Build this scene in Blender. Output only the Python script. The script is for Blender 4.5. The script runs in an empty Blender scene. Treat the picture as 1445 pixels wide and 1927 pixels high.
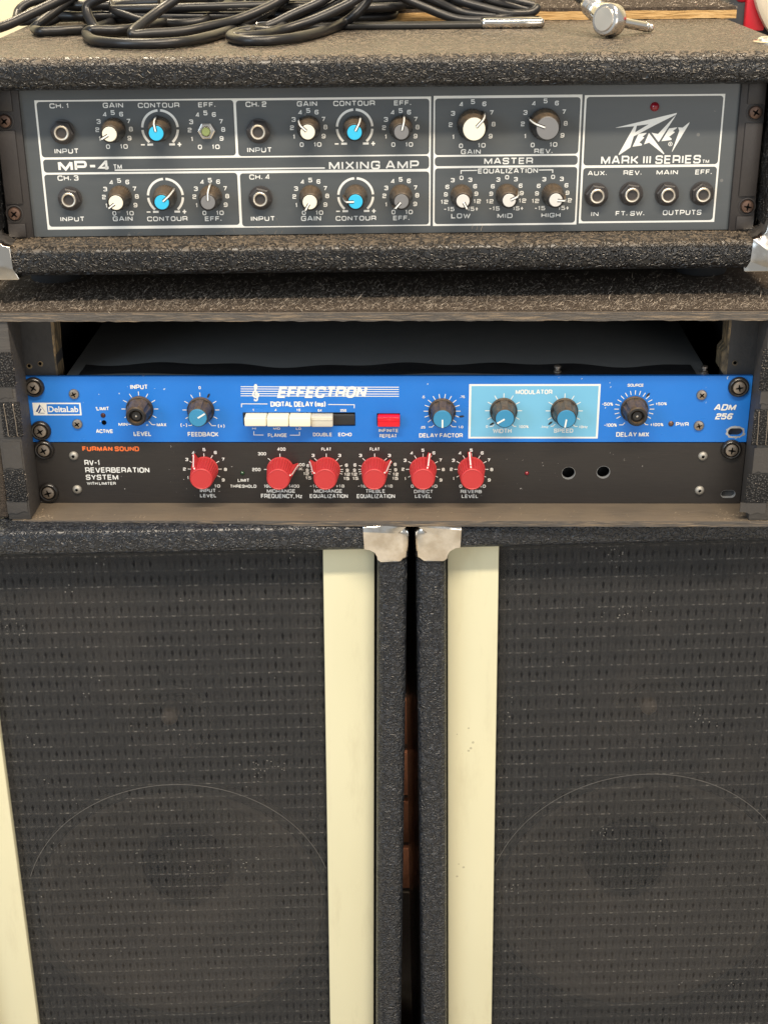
import bpy, bmesh, math, random
from mathutils import Vector, Matrix
from mathutils.geometry import tessellate_polygon

random.seed(7)
scene = bpy.context.scene
COL = scene.collection
R = math.radians
MM = 0.001
CAMZ = 1.2025                      # camera height over the floor, metres

# ------------------------------------------------------------------ camera
cam_data = bpy.data.cameras.new('camera')
cam = bpy.data.objects.new('camera', cam_data)
COL.objects.link(cam)
scene.camera = cam
cam_data.sensor_fit = 'VERTICAL'
cam_data.sensor_height = 36.0
cam_data.lens = 2672.2 / 1927 * 36.0
cam_data.clip_start = 0.02
cam_data.clip_end = 60
PITCH, ROLL = 0.422, -0.0086
cam.location = (0, 0, CAMZ)
cam.rotation_mode = 'QUATERNION'
fw = Vector((0, math.cos(PITCH), -math.sin(PITCH)))
rt0 = Vector((1, 0, 0)); up0 = rt0.cross(fw)
rt = rt0 * math.cos(ROLL) + up0 * math.sin(ROLL)
up = up0 * math.cos(ROLL) - rt0 * math.sin(ROLL)
cam.rotation_quaternion = Matrix((rt, up, -fw)).transposed().to_quaternion()

# ------------------------------------------------------------------ indoor light
world = bpy.data.worlds.new('World')
scene.world = world
world.use_nodes = True
bg = world.node_tree.nodes['Background']
bg.inputs[0].default_value = (0.93, 0.97, 1.0, 1)
bg.inputs[1].default_value = 0.43

def area(name, loc, target, sx, sy, watts, col):
    d = bpy.data.lights.new(name, 'AREA')
    d.shape = 'RECTANGLE'; d.size = sx; d.size_y = sy
    d.energy = watts; d.color = col
    o = bpy.data.objects.new(name, d); COL.objects.link(o)
    o.location = loc
    o.rotation_euler = (Vector(target) - Vector(loc)).to_track_quat('-Z', 'Y').to_euler()
    return o

area('overhead_light', (0.05, -0.25, 2.75), (0, 0.95, 0.85), 2.0, 0.12, 62, (1.0, 0.86, 0.68))
area('overhead_light', (0.75, 0.80, 2.65), (0.05, 1.1, 0.9), 0.45, 0.45, 24, (1.0, 0.80, 0.56))
area('overhead_light', (-0.6, 1.85, 2.7), (-0.2, 2.3, 0.5), 0.5, 0.3, 34, (1.0, 0.84, 0.62))  # added light to brighten the cream wall at the back
area('slit_fill', (-0.50, 1.39, 0.22), (0.04, 1.47, 0.14), 0.10, 0.10, 0.6, (1.0, 0.78, 0.55))  # added fill hidden behind the cabinet to brighten the bricks in the slit
area('front_light', (-1.9, -0.9, 1.75), (-0.1, 0.9, 0.8), 0.9, 1.2, 20, (0.66, 0.83, 1.0))  # cool window light from the left front
area('front_light', (1.3, -1.5, 1.2), (0.0, 0.9, 0.8), 1.2, 1.2, 12, (1.0, 0.93, 0.84))  # added warm fill at the right front, not a window

scene.view_settings.view_transform = 'Standard'
scene.view_settings.look = 'None'
scene.view_settings.exposure = 0.15
scene.view_settings.gamma = 1.0
scene.view_settings.use_curve_mapping = False

# ------------------------------------------------------------------ measured layout
# all numbers are millimetres; x along the face, z below the camera height
AMP_TEXT = [('CH. 1', -204.48, -130.37, -192.48, -127.43), ('GAIN', -171.58, -130.49, -159.06, -127.34), ('CONTOUR', -149.97, -130.66, -124.37, -127.61),
 ('EFF.', -112.75, -130.64, -102.19, -127.69), ('INPUT', -204.17, -158.01, -189.17, -154.88), ('TM', -168.32, -167.97, -163.01, -164.92),
 ('CH. 3', -203.97, -174.83, -190.87, -171.55), ('INPUT', -204.78, -200.68, -189.48, -197.65), ('GAIN', -171.46, -200.81, -158.84, -197.77),
 ('CONTOUR', -149.57, -201.11, -123.89, -198.07), ('EFF.', -112.77, -201.42, -102.29, -198.38), ('CH. 2', -83.48, -130.73, -70.61, -127.47),
 ('GAIN', -51.77, -130.72, -39.31, -127.57), ('CONTOUR', -29.25, -130.7, -3.58, -127.55), ('EFF.', 8.26, -130.68, 18.74, -127.73),
 ('INPUT', -83.75, -158.49, -68.38, -155.36), ('MIXING AMP', -32.87, -169.71, 23.76, -164.44), ('CH. 4', -83.26, -175.33, -70.34, -172.15),
 ('INPUT', -83.41, -201.65, -68.17, -198.61), ('GAIN', -51.41, -201.97, -38.75, -198.71), ('CONTOUR', -29.34, -202.06, -3.57, -199.02),
 ('EFF.', 7.37, -202.15, 17.66, -199.21), ('GAIN', 50.12, -160.89, 62.48, -157.84), ('REV.', 96.17, -160.84, 107.51, -157.93),
 ('MASTER', 64.82, -167.35, 95.57, -163.32), ('EQUALIZATION', 61.08, -173.08, 98.84, -169.92), ('LOW', 44.44, -201.3, 56.73, -198.13),
 ('MID', 74.0, -201.44, 83.66, -198.42), ('HIGH', 102.13, -201.3, 114.36, -198.43), ('AUX.', 130.49, -174.96, 142.48, -172.1),
 ('REV.', 153.13, -174.92, 164.51, -171.98), ('MAIN', 174.03, -174.98, 187.6, -171.95), ('EFF.', 198.62, -175.04, 209.05, -171.92),
 ('IN', 133.94, -200.88, 138.71, -197.96), ('FT. SW.', 149.67, -200.76, 167.99, -197.75), ('OUTPUTS', 179.91, -200.67, 204.54, -197.39),
 ('MARK III SERIES', 138.52, -168.13, 201.31, -162.81), ('TM', 202.44, -167.97, 206.72, -165.73)]
AMP_MP4 = (-202.99, -168.91, -170.4, -162.51)
AMP_RULE = (-167.62, -169.02, -35.48, -168.12)
AMP_BORDERS = [(-213.59, -205.84, 31.16, -125.51), (32.8, -206.1, 124.82, -125.22), (126.27, -205.36, 213.38, -125.66)]
AMP_CELLS = [(-212.41, -160.24, -91.0, -126.46), (-89.44, -160.72, 30.14, -126.86), (-212.1, -169.73, 30.16, -161.63), (-212.35, -203.99, -90.82, -171.02),
 (-89.18, -205.08, 30.27, -171.42), (33.66, -161.3, 123.79, -126.82), (33.74, -168.18, 123.72, -162.43), (33.81, -204.9, 123.78, -169.54),
 (127.45, -168.61, 212.36, -126.73), (127.54, -204.16, 212.19, -170.24)]
AMP_KNOBS = [('cream', -165.83, -143.49, 210), ('blue', -137.3, -143.25, 100), ('bare', -108.52, -144.26, 0), ('cream', -165.44, -185.28, 216),
 ('blue', -136.91, -185.36, 40), ('grey', -108.17, -185.66, 88), ('cream', -44.86, -143.44, 138), ('blue', -16.29, -143.92, 62),
 ('grey', 12.41, -144.0, 76), ('cream', -44.83, -186.21, 240), ('blue', -16.34, -186.19, 181), ('grey', 12.28, -186.38, 228),
 ('bigcream', 56.86, -142.68, 46), ('biggrey', 101.82, -142.62, 160), ('pale', 50.66, -186.5, -62), ('pale', 79.51, -186.43, 25),
 ('pale', 108.61, -186.5, -4)]
AMP_JACKS = [(-197.81, -144.61), (-197.35, -186.02), (-76.24, -145.29), (-76.67, -186.85), (136.55, -187.14), (158.7, -186.67), (181.52, -187.08),
 (203.78, -186.96)]
AMP_LED = (170.06, -133.0)
AMP_BRACKETS = [[(50.39, -173.15), (50.36, -171.09), (60.48, -171.04)], [(99.57, -171.22), (108.21, -171.16), (108.28, -173.08)]]
AMP_SCREWS = [(-232.29, -137.35), (-232.83, -194.77), (232.26, -136.52), (232.83, -195.01)]
AMP_EARX = (-221.82, -222.85, 221.23, 222.36)
LOGO = [[(146.02, -145.63), (184.18, -136.84), (183.79, -137.89), (171.8, -143.79), (158.94, -150.55), (158.17, -150.85), (156.45, -157.76),
  (149.65, -162.41), (149.26, -161.94), (157.98, -144.72)],
 [(161.06, -149.42), (166.08, -148.78), (165.92, -149.31), (163.54, -151.28), (164.73, -151.52), (164.61, -151.98), (161.96, -154.73),
  (163.68, -155.75), (163.5, -156.59), (157.8, -157.31)],
 [(167.53, -148.87), (178.11, -161.61), (177.85, -162.31), (168.02, -154.87), (164.88, -155.99)],
 [(169.09, -148.73), (173.23, -149.61), (183.73, -138.04), (182.84, -139.71), (174.34, -154.16), (173.9, -154.54)],
 [(179.97, -146.31), (184.93, -145.59), (184.74, -146.2), (182.36, -147.94), (183.73, -148.41), (183.53, -148.87), (180.35, -151.37),
  (182.09, -152.62), (181.91, -153.39), (175.67, -154.09)],
 [(185.56, -145.68), (188.4, -145.86), (192.52, -142.54), (192.22, -143.76), (183.08, -160.58), (182.7, -160.73), (186.43, -147.83)]]
LOGO_HOLE = [(159.72, -144.43), (166.94, -143.62), (158.88, -148.48)]
LOGO_R = (181.47, -155.85)
DLY_TEXT = [('LIMIT', -194.06, -326.86, -185.77, -324.21), ('ACTIVE', -195.86, -343.13, -184.55, -340.33), ('INPUT', -170.13, -311.86, -158.55, -308.56),
 ('LEVEL', -170.53, -345.24, -158.67, -341.97), ('MIN', -180.28, -338.0, -174.26, -335.55), ('MAX', -154.36, -338.35, -148.01, -335.91),
 ('FEEDBACK', -133.9, -345.6, -113.29, -342.32), ('0', -124.62, -311.89, -123.22, -309.73), ('(-)', -138.4, -338.7, -134.02, -336.15),
 ('(+)', -113.18, -339.29, -108.8, -336.85), ('DIGITAL DELAY (ms)', -77.06, -324.29, -40.55, -320.53), ('1', -89.49, -327.47, -88.25, -325.68),
 ('4', -74.56, -327.48, -73.23, -325.69), ('16', -59.91, -327.48, -57.33, -325.7), ('64', -45.72, -327.77, -42.97, -325.98),
 ('256', -30.55, -327.87, -26.65, -325.99), ('HI', -90.19, -340.55, -87.59, -339.03), ('MID', -75.98, -340.65, -71.42, -339.03),
 ('LO', -60.71, -340.75, -57.4, -339.03), ('FLANGE', -79.75, -346.0, -67.04, -343.32), ('DOUBLE', -49.31, -345.43, -36.62, -342.85),
 ('ECHO', -32.33, -345.43, -23.4, -342.85), ('INFINITE', -5.07, -342.47, 8.02, -339.99), ('REPEAT', -4.48, -346.38, 7.03, -343.8),
 ('DELAY FACTOR', 22.1, -346.33, 51.2, -343.25), ('.25', 22.98, -339.87, 26.14, -338.08), ('.5', 23.7, -318.32, 25.76, -316.56),
 ('.75', 49.04, -318.23, 52.26, -316.47), ('1.0', 48.35, -339.66, 51.51, -337.87), ('MODULATOR', 85.95, -315.58, 110.01, -312.28),
 ('0', 66.69, -339.35, 68.07, -337.56), ('100%', 88.86, -339.56, 95.16, -337.56), ('WIDTH', 71.49, -343.15, 83.92, -339.88),
 ('.1Hz', 103.34, -339.57, 108.46, -337.78), ('10Hz', 128.92, -339.67, 134.62, -337.78), ('SPEED', 112.3, -342.84, 125.11, -339.88),
 ('SOURCE', 159.55, -310.35, 170.1, -308.28), ('-50%', 143.38, -323.64, 150.65, -321.39), ('+50%', 178.87, -323.31, 186.21, -321.23),
 ('-100%', 145.59, -338.61, 153.98, -336.23), ('+100%', 176.3, -338.18, 185.0, -335.98), ('DELAY MIX', 154.12, -345.77, 175.96, -342.41),
 ('PWR', 193.35, -338.18, 201.79, -335.37)]
DLY_ITALIC = [('EFFECTRON', -72.12, -318.02, -12.48, -309.83), ('ADM', 217.64, -327.07, 232.47, -322.56), ('256', 219.17, -333.36, 230.78, -328.99)]
DLY_BADGE = ((-237.08, -330.39, -204.6, -321.42), (-227.58, -329.54, -205.71, -322.37), (-226.81, -328.12, -206.54, -323.84))
DLY_MARK = [[(-232.34, -322.51), (-235.42, -327.86), (-234.11, -327.92), (-231.76, -323.83)],
 [(-231.96, -325.34), (-234.02, -328.75), (-233.07, -328.81), (-231.28, -325.97)],
 [(-232.34, -322.51), (-231.71, -323.3), (-228.97, -327.86), (-229.27, -327.86)],
 [(-234.03, -328.81), (-233.04, -328.49), (-229.48, -328.65), (-229.51, -329.0)]]
DLY_STAFF = [(-96.59, -310.16, 8.58, -310.61), (-96.67, -311.74, 8.57, -312.19), (-96.75, -313.32, 8.57, -313.77), (-96.83, -315.0, 8.56, -315.44),
 (-96.91, -316.58, 8.56, -317.03)]
DLY_CLEF = (-88.93, -320.05, -84.51, -308.49)
DLY_LINES = [[(-96.69, -324.64), (-96.57, -322.2), (-79.27, -322.3)], [(-38.7, -322.7), (-21.26, -322.9), (-21.3, -325.34)],
 [(-89.21, -341.89), (-89.33, -344.47), (-82.79, -344.56)], [(-64.98, -344.66), (-58.54, -344.66), (-58.46, -342.27)],
 [(28.41, -338.82), (30.58, -338.82), (31.95, -337.34)], [(46.87, -338.61), (44.4, -338.61), (43.01, -337.34)],
 [(69.05, -338.4), (71.03, -338.4), (72.37, -336.93)], [(86.99, -338.4), (85.61, -338.4), (84.19, -336.93)],
 [(110.01, -338.2), (111.58, -338.2), (112.9, -336.73)], [(127.92, -338.41), (126.15, -338.41), (124.7, -336.94)],
 [(-155.34, -337.07), (-157.64, -337.07), (-159.63, -334.51)], [(-114.47, -337.78), (-117.42, -337.78), (-119.24, -335.22)],
 [(-173.72, -336.83), (-171.85, -336.84), (-170.41, -335.21)], [(-133.16, -337.66), (-131.19, -337.66), (-129.79, -336.15)],
 [(155.61, -337.29), (157.91, -337.29), (159.3, -335.8)], [(174.99, -337.12), (173.51, -337.12), (172.11, -335.8)]]
DLY_BUTTONS = {'b': [(-94.2, -335.05, -79.72, -328.98), (-79.28, -335.24, -64.9, -328.99), (-64.46, -335.34, -50.1, -328.99), (-49.99, -336.67, -35.49, -329.38),
       (-35.69, -337.14, -20.95, -329.57), (-5.64, -336.67, 9.1, -329.77)],
 'red': (-6.33, -338.0, 9.21, -329.02),
 'slot': (-96.21, -337.99, -20.72, -328.33)}
DLY_MOD = ((55.07, -347.07, 141.88, -308.48), (56.54, -345.8, 140.51, -309.81))
DLY_KNOBS = [('plain', -165.08, -325.84, 0), ('blue', -124.07, -326.55, 32), ('blue', 37.29, -327.48, -90), ('blue', 78.22, -327.19, 212),
 ('blue', 118.58, -327.31, -98), ('plain', 165.0, -326.09, 0)]
DLY_PEN = [(-118.48, -316.57, 60), (50.21, -331.15, 5), (70.59, -336.61, 30), (109.53, -336.09, 40), (173.32, -316.21, 50)]
DLY_LED = [(-190.24, -330.45), (-190.04, -335.55), (190.13, -336.51)]
DLY_SCREWS = [(-208.33, -315.14), (-208.11, -336.48), (208.76, -316.06), (208.68, -337.74)]
DLY_BOLTS = [(-234.55, -310.21), (-233.32, -341.26), (232.59, -310.49)]
DLY_SLOT = (233.47, -342.59)
RVB_TEXT = [('RV-1', -205.95, -366.66, -195.52, -362.73), ('REVERBERATION', -205.91, -372.16, -162.11, -368.21), ('SYSTEM', -205.97, -377.46, -183.9, -373.61),
 ('WITH LIMITER', -205.73, -381.2, -185.96, -379.03), ('INPUT', -128.16, -386.68, -117.39, -384.06), ('LEVEL', -128.4, -390.44, -117.17, -387.95),
 ('LIMIT', -101.8, -378.91, -93.99, -376.5), ('THRESHOLD', -107.31, -383.25, -89.38, -381.01), ('400', -73.88, -356.0, -68.39, -353.59),
 ('300', -87.06, -359.29, -81.66, -356.97), ('200', -91.47, -370.97, -85.95, -368.53), ('800', -61.22, -367.34, -55.71, -365.01),
 ('1K.', -60.6, -370.37, -56.62, -368.12), ('160', -84.03, -383.26, -79.02, -380.89), ('1400', -66.93, -383.24, -59.93, -380.87),
 ('MIDRANGE', -82.18, -387.01, -62.77, -384.34), ('FREQUENCY, Hz', -86.35, -391.08, -58.25, -387.8), ('FLAT', -43.95, -355.9, -37.4, -353.68),
 ('-18', -52.65, -383.03, -46.75, -380.86), ('+18', -34.76, -383.02, -29.04, -380.85), ('MIDRANGE', -49.85, -387.08, -30.57, -384.31),
 ('EQUALIZATION', -52.87, -390.95, -26.82, -387.97), ('FLAT', -11.2, -355.89, -4.66, -353.67), ('-18', -19.78, -383.01, -14.07, -380.84),
 ('+18', -1.55, -382.99, 3.98, -380.82), ('TREBLE', -14.48, -387.05, -1.22, -384.28), ('EQUALIZATION', -20.54, -391.02, 5.48, -387.94),
 ('DIRECT', 18.66, -387.17, 31.59, -384.7), ('LEVEL', 19.35, -390.78, 30.57, -388.16), ('REVERB', 50.49, -387.14, 64.84, -384.77),
 ('LEVEL', 51.31, -390.75, 62.56, -388.23)]
RVB_BRAND = (-206.43, -356.32, -167.88, -352.77)
RVB_NUMS = [('5', -123.64, -355.11), ('4', -131.15, -357.4), ('3', -135.86, -362.35), ('2', -137.9, -369.44), ('6', -116.1, -357.26), ('7', -111.09, -362.2),
 ('8', -109.87, -369.65), ('9', -111.79, -377.44), ('10', -116.12, -381.96), ('1', -135.87, -375.83), ('5', 24.64, -355.59), ('4', 17.03, -357.67),
 ('3', 12.54, -362.94), ('2', 11.13, -369.5), ('1', 12.65, -376.44), ('6', 31.95, -357.52), ('7', 36.47, -362.74), ('8', 38.51, -369.63),
 ('9', 36.91, -377.41), ('0', 17.44, -381.99), ('10', 32.56, -381.98), ('5', 57.25, -355.59), ('4', 49.68, -357.66), ('3', 45.27, -362.93),
 ('2', 43.95, -369.48), ('1', 45.57, -376.42), ('6', 64.58, -357.51), ('7', 69.17, -362.72), ('8', 71.3, -369.62), ('9', 69.81, -377.38),
 ('0', 50.43, -381.97), ('10', 65.53, -381.95), ('3', -49.74, -359.38), ('3', -31.75, -359.37), ('6', -53.47, -366.85), ('6', -27.3, -366.55),
 ('9', -54.03, -370.27), ('9', -26.74, -370.25), ('12', -54.83, -372.81), ('12', -26.88, -373.19), ('15', -53.38, -375.95), ('15', -27.48, -376.32),
 ('3', -17.64, -359.37), ('3', 1.94, -359.36), ('6', -21.53, -366.35), ('6', 5.77, -365.95), ('9', -21.86, -370.25), ('9', 6.11, -369.85),
 ('12', -22.09, -373.18), ('12', 6.1, -373.17), ('15', -21.23, -376.22), ('15', 5.82, -376.2)]
RVB_KNOBS = [(-123.98, -369.43, 122, 'lin'), (-72.28, -369.69, 18, 'freq'), (-40.82, -369.68, 150, 'eq'), (-8.04, -369.66, 32, 'eq'), (24.73, -369.59, 70, 'lin'),
 (57.54, -369.53, 97, 'lin')]
RVB_LED = [(-98.45, -372.42), (95.31, -372.48)]
RVB_HOLES = [(123.45, -372.36), (147.05, -371.69)]
RVB_SCREWS = [(-212.89, -359.64), (-212.87, -384.6), (213.22, -359.74), (213.07, -384.91)]
RVB_BOLTS = [(-232.48, -355.14), (-232.68, -386.56), (231.72, -354.83)]
RVB_SLOT = (232.73, -387.73)
PATCHES = [(-251.52, -299.75, -238.12, -276.82), (-250.1, -334.67, -237.19, -310.66), (-253.18, -380.75, -239.29, -358.43), (238.75, -303.01, 247.15, -275.38),
 (237.55, -340.59, 249.85, -316.0), (237.56, -380.99, 253.58, -361.18)]
PEEL = [(-252.1, -308.83, -241.03, -300.11), (-251.73, -358.05, -240.08, -338.41), (-253.97, -389.73, -240.35, -381.14), (240.31, -312.74, 250.47, -303.37),
 (240.16, -360.42, 254.32, -342.44), (234.75, -389.87, 251.58, -381.38)]
CABLES = {'a1': [(-269.8, 50.0, 4.8), (-249.4, 80.0, 7.6), (-232.7, 95.0, 14.1), (-215.5, 110.0, 21.5), (-203.4, 125.0, 27.1)],
 'a2': [(-200.5, 150.0, 27.8), (-213.1, 140.0, 19.9), (-223.0, 125.0, 12.5), (-231.1, 112.0, 6.2), (-233.9, 113.9, 3.6), (-226.4, 95.2, 3.6),
        (-218.1, 96.2, 3.6), (-208.3, 100.6, 3.6), (-194.5, 113.8, 3.6)],
 'a3': [(-193.6, 170.0, 17.4), (-208.9, 165.0, 14.0), (-218.7, 155.0, 10.3), (-228.0, 145.0, 6.3), (-238.1, 140.6, 3.6)],
 'a4': [(-239.4, 200.0, 17.0), (-251.1, 190.0, 15.0), (-257.3, 185.0, 11.8), (-259.7, 180.0, 7.8), (-255.7, 169.9, 3.6)],
 'b1': [(-172.1, 110.0, 26.5), (-187.1, 112.0, 22.8), (-195.3, 112.0, 18.8), (-196.8, 110.0, 14.6), (-193.6, 105.0, 8.8), (-188.0, 98.7, 3.6),
        (-175.7, 87.0, 3.6), (-161.8, 99.8, 3.6), (-150.2, 120.6, 3.6)],
 'b2': [(-228.7, 170.0, 7.0), (-206.8, 175.0, 6.3), (-192.3, 170.0, 11.0), (-177.9, 165.0, 14.8), (-154.5, 160.0, 16.4)],
 'c1': [(-139.0, 150.0, 5.8), (-151.5, 105.0, 6.4), (-167.1, 78.0, 5.7), (-180.1, 72.0, 6.1), (-187.7, 70.0, 6.3), (-192.5, 78.1, 3.6),
        (-181.2, 37.6, 3.6), (-164.2, 17.4, 3.6), (-145.6, 11.3, 3.6), (-132.1, 13.1, 3.6), (-121.3, 21.3, 3.6), (-111.6, 42.5, 3.6),
        (-102.3, 74.9, 3.6), (-92.9, 115.0, 4.3), (-77.3, 125.0, 11.9), (-64.7, 135.0, 20.0), (-55.8, 145.0, 26.8)],
 'c2': [(-128.1, 100.0, 27.5), (-135.2, 98.0, 22.7), (-145.2, 90.0, 16.4), (-154.2, 75.0, 10.2), (-159.5, 62.0, 5.9), (-158.0, 60.0, 4.1),
        (-149.3, 62.0, 4.6), (-126.8, 70.0, 5.1), (-109.4, 85.0, 7.2), (-97.8, 98.0, 8.6), (-85.5, 108.0, 12.0), (-71.3, 120.0, 17.4),
        (-60.7, 130.0, 23.4)],
 'd1': [(-192.1, 150.0, 17.5), (-187.5, 145.0, 13.7), (-173.8, 135.0, 9.5), (-159.4, 125.0, 6.4), (-139.1, 120.0, 5.6), (-123.2, 125.0, 6.1),
        (-116.4, 135.0, 9.0), (-113.6, 140.0, 13.8), (-113.0, 140.0, 17.6), (-115.4, 140.0, 21.8)],
 'd3': [(-172.3, 160.0, 4.5), (-154.4, 155.0, 8.7), (-136.8, 160.0, 10.6), (-119.2, 165.0, 10.7), (-106.3, 165.0, 11.3), (-93.4, 170.0, 13.7),
        (-91.2, 170.0, 19.4)],
 'e1': [(-84.5, 70.0, 5.1), (-92.8, 65.0, 4.3), (-95.2, 49.1, 3.6), (-85.9, 25.9, 3.6), (-71.0, 21.5, 3.6), (-58.3, 31.3, 3.6), (-48.9, 48.1, 3.6),
        (-37.5, 77.4, 3.6), (-25.5, 120.0, 4.3), (-15.6, 122.0, 10.2), (-7.8, 125.0, 18.2), (-4.8, 130.0, 24.3)],
 'e2': [(-92.9, 45.6, 3.6), (-87.9, 68.4, 3.6), (-79.6, 99.2, 3.6), (-70.6, 106.0, 6.0), (-57.7, 112.0, 11.5), (-41.5, 118.0, 17.7),
        (-29.6, 124.0, 23.6)],
 'e3': [(-76.7, 57.3, 3.6), (-66.0, 80.1, 3.6), (-50.6, 92.0, 7.0), (-34.6, 98.0, 12.4), (-18.6, 105.0, 19.1), (-7.8, 110.0, 25.4)],
 'e4': [(-71.3, 80.6, 3.6), (-61.4, 116.0, 5.0), (-45.1, 122.0, 10.5), (-28.7, 128.0, 17.4), (-16.9, 134.0, 23.8)],
 'e5': [(-98.8, 115.7, 3.6), (-86.2, 145.0, 6.4), (-75.6, 140.0, 13.1), (-68.7, 140.0, 18.6), (-64.8, 140.0, 23.8)],
 'f1': [(12.7, 150.0, 22.1), (20.8, 148.0, 17.2), (33.1, 146.0, 12.3), (42.7, 145.0, 8.5), (55.7, 143.0, 4.6), (72.1, 142.0, 3.7),
        (85.4, 146.0, 4.8)],
 'f2': [(27.7, 152.0, 21.8), (38.4, 149.0, 17.0), (56.3, 153.0, 9.1), (73.7, 150.0, 6.3), (91.4, 150.0, 5.8), (102.9, 153.0, 7.6)],
 'f3': [(46.6, 158.0, 21.2), (56.3, 155.0, 16.4), (73.7, 151.0, 11.6), (91.2, 149.0, 7.7), (106.6, 152.0, 7.3)],
 'f4': [(67.3, 158.0, 21.0), (78.5, 156.0, 16.1), (96.6, 159.0, 11.1), (107.2, 159.0, 8.9), (112.5, 156.0, 10.5)],
 'f5': [(-7.8, 166.0, 14.7), (18.6, 164.0, 12.8), (56.4, 162.0, 13.7), (82.7, 161.0, 16.4), (99.6, 160.0, 14.2), (110.7, 160.0, 11.6)]}
PLUG = [(148.4, 56.2, 10.8), (181.8, 87.3, 2.7), (135.8, 84.0, 19.7), (126.1, 92.0, 25.2), (237.0, 16.4, 1.0)]
# ------------------------------------------------------------------ materials
MATS = {}
class NT:
    def __init__(s, name, rough=0.5, metal=0.0, col=(0.5, 0.5, 0.5), spec=0.5, coat=0.0):
        s.m = bpy.data.materials.new(name); s.m.use_nodes = True
        s.t = s.m.node_tree; s.b = s.t.nodes['Principled BSDF']
        s.b.inputs['Base Color'].default_value = (*col, 1)
        s.b.inputs['Roughness'].default_value = rough
        s.b.inputs['Metallic'].default_value = metal
        s.b.inputs['Specular IOR Level'].default_value = spec
        s.b.inputs['Coat Weight'].default_value = coat
        MATS[name] = s.m
    def n(s, kind, **kw):
        nd = s.t.nodes.new(kind)
        for k, v in kw.items():
            if k.startswith('i_'):
                key = k[2:].replace('_', ' ')
                nd.inputs[int(key) if key.isdigit() else key].default_value = v
            else:
                setattr(nd, k, v)
        return nd
    def l(s, a, b): s.t.links.new(a, b)
    def coord(s, scale=(1, 1, 1)):
        tc = s.n('ShaderNodeTexCoord'); mp = s.n('ShaderNodeMapping')
        mp.inputs['Scale'].default_value = scale
        s.l(tc.outputs['Object'], mp.inputs[0]); return mp.outputs[0]
    def noise(s, vec, scale, detail=3, rough=0.5, dist=0.0):
        nd = s.n('ShaderNodeTexNoise', i_Scale=scale, i_Detail=detail, i_Roughness=rough, i_Distortion=dist)
        s.l(vec, nd.inputs['Vector']); return nd.outputs['Fac']
    def ramp(s, fac, stops):
        nd = s.n('ShaderNodeValToRGB'); e = nd.color_ramp.elements
        while len(e) < len(stops): e.new(0.5)
        for el, (p, c) in zip(e, stops):
            el.position = p; el.color = (*c, 1) if len(c) == 3 else c
        s.l(fac, nd.inputs[0]); return nd.outputs[0]
    def math(s, op, a, b=None, c=None, clamp=False):
        nd = s.n('ShaderNodeMath', operation=op, use_clamp=clamp)
        for i, v in enumerate((a, b, c)):
            if v is None: continue
            if isinstance(v, (int, float)): nd.inputs[i].default_value = v
            else: s.l(v, nd.inputs[i])
        return nd.outputs[0]
    def mix(s, fac, a, b):
        nd = s.n('ShaderNodeMix', data_type='RGBA')
        if isinstance(fac, (int, float)): nd.inputs[0].default_value = fac
        else: s.l(fac, nd.inputs[0])
        for i, v in ((6, a), (7, b)):
            if isinstance(v, tuple): nd.inputs[i].default_value = (*v, 1)
            else: s.l(v, nd.inputs[i])
        return nd.outputs[2]
    def color(s, out): s.l(out, s.b.inputs['Base Color'])
    def rough(s, out): s.l(out, s.b.inputs['Roughness'])
    def bump(s, h, dist=0.0003, strength=1.0, prev=None):
        nd = s.n('ShaderNodeBump'); nd.inputs['Strength'].default_value = strength
        nd.inputs['Distance'].default_value = dist
        s.l(h, nd.inputs['Height'])
        if prev is not None: s.l(prev, nd.inputs['Normal'])
        s.l(nd.outputs[0], s.b.inputs['Normal']); return nd.outputs[0]
    def upness(s, lo=0.3, hi=0.9):
        g = s.n('ShaderNodeNewGeometry'); x = s.n('ShaderNodeSeparateXYZ')
        s.l(g.outputs['Normal'], x.inputs[0])
        nd = s.n('ShaderNodeMapRange', i_1=lo, i_2=hi); s.l(x.outputs['Z'], nd.inputs[0])
        return nd.outputs[0]

def speckle(t, vec, scale, thresh):
    v = t.n('ShaderNodeTexVoronoi', i_Scale=scale); t.l(vec, v.inputs['Vector'])
    n = t.noise(vec, scale * 0.11, 2)
    a = t.math('LESS_THAN', v.outputs['Distance'], 0.16)
    return t.math('MULTIPLY', a, t.math('GREATER_THAN', n, thresh))

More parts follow.
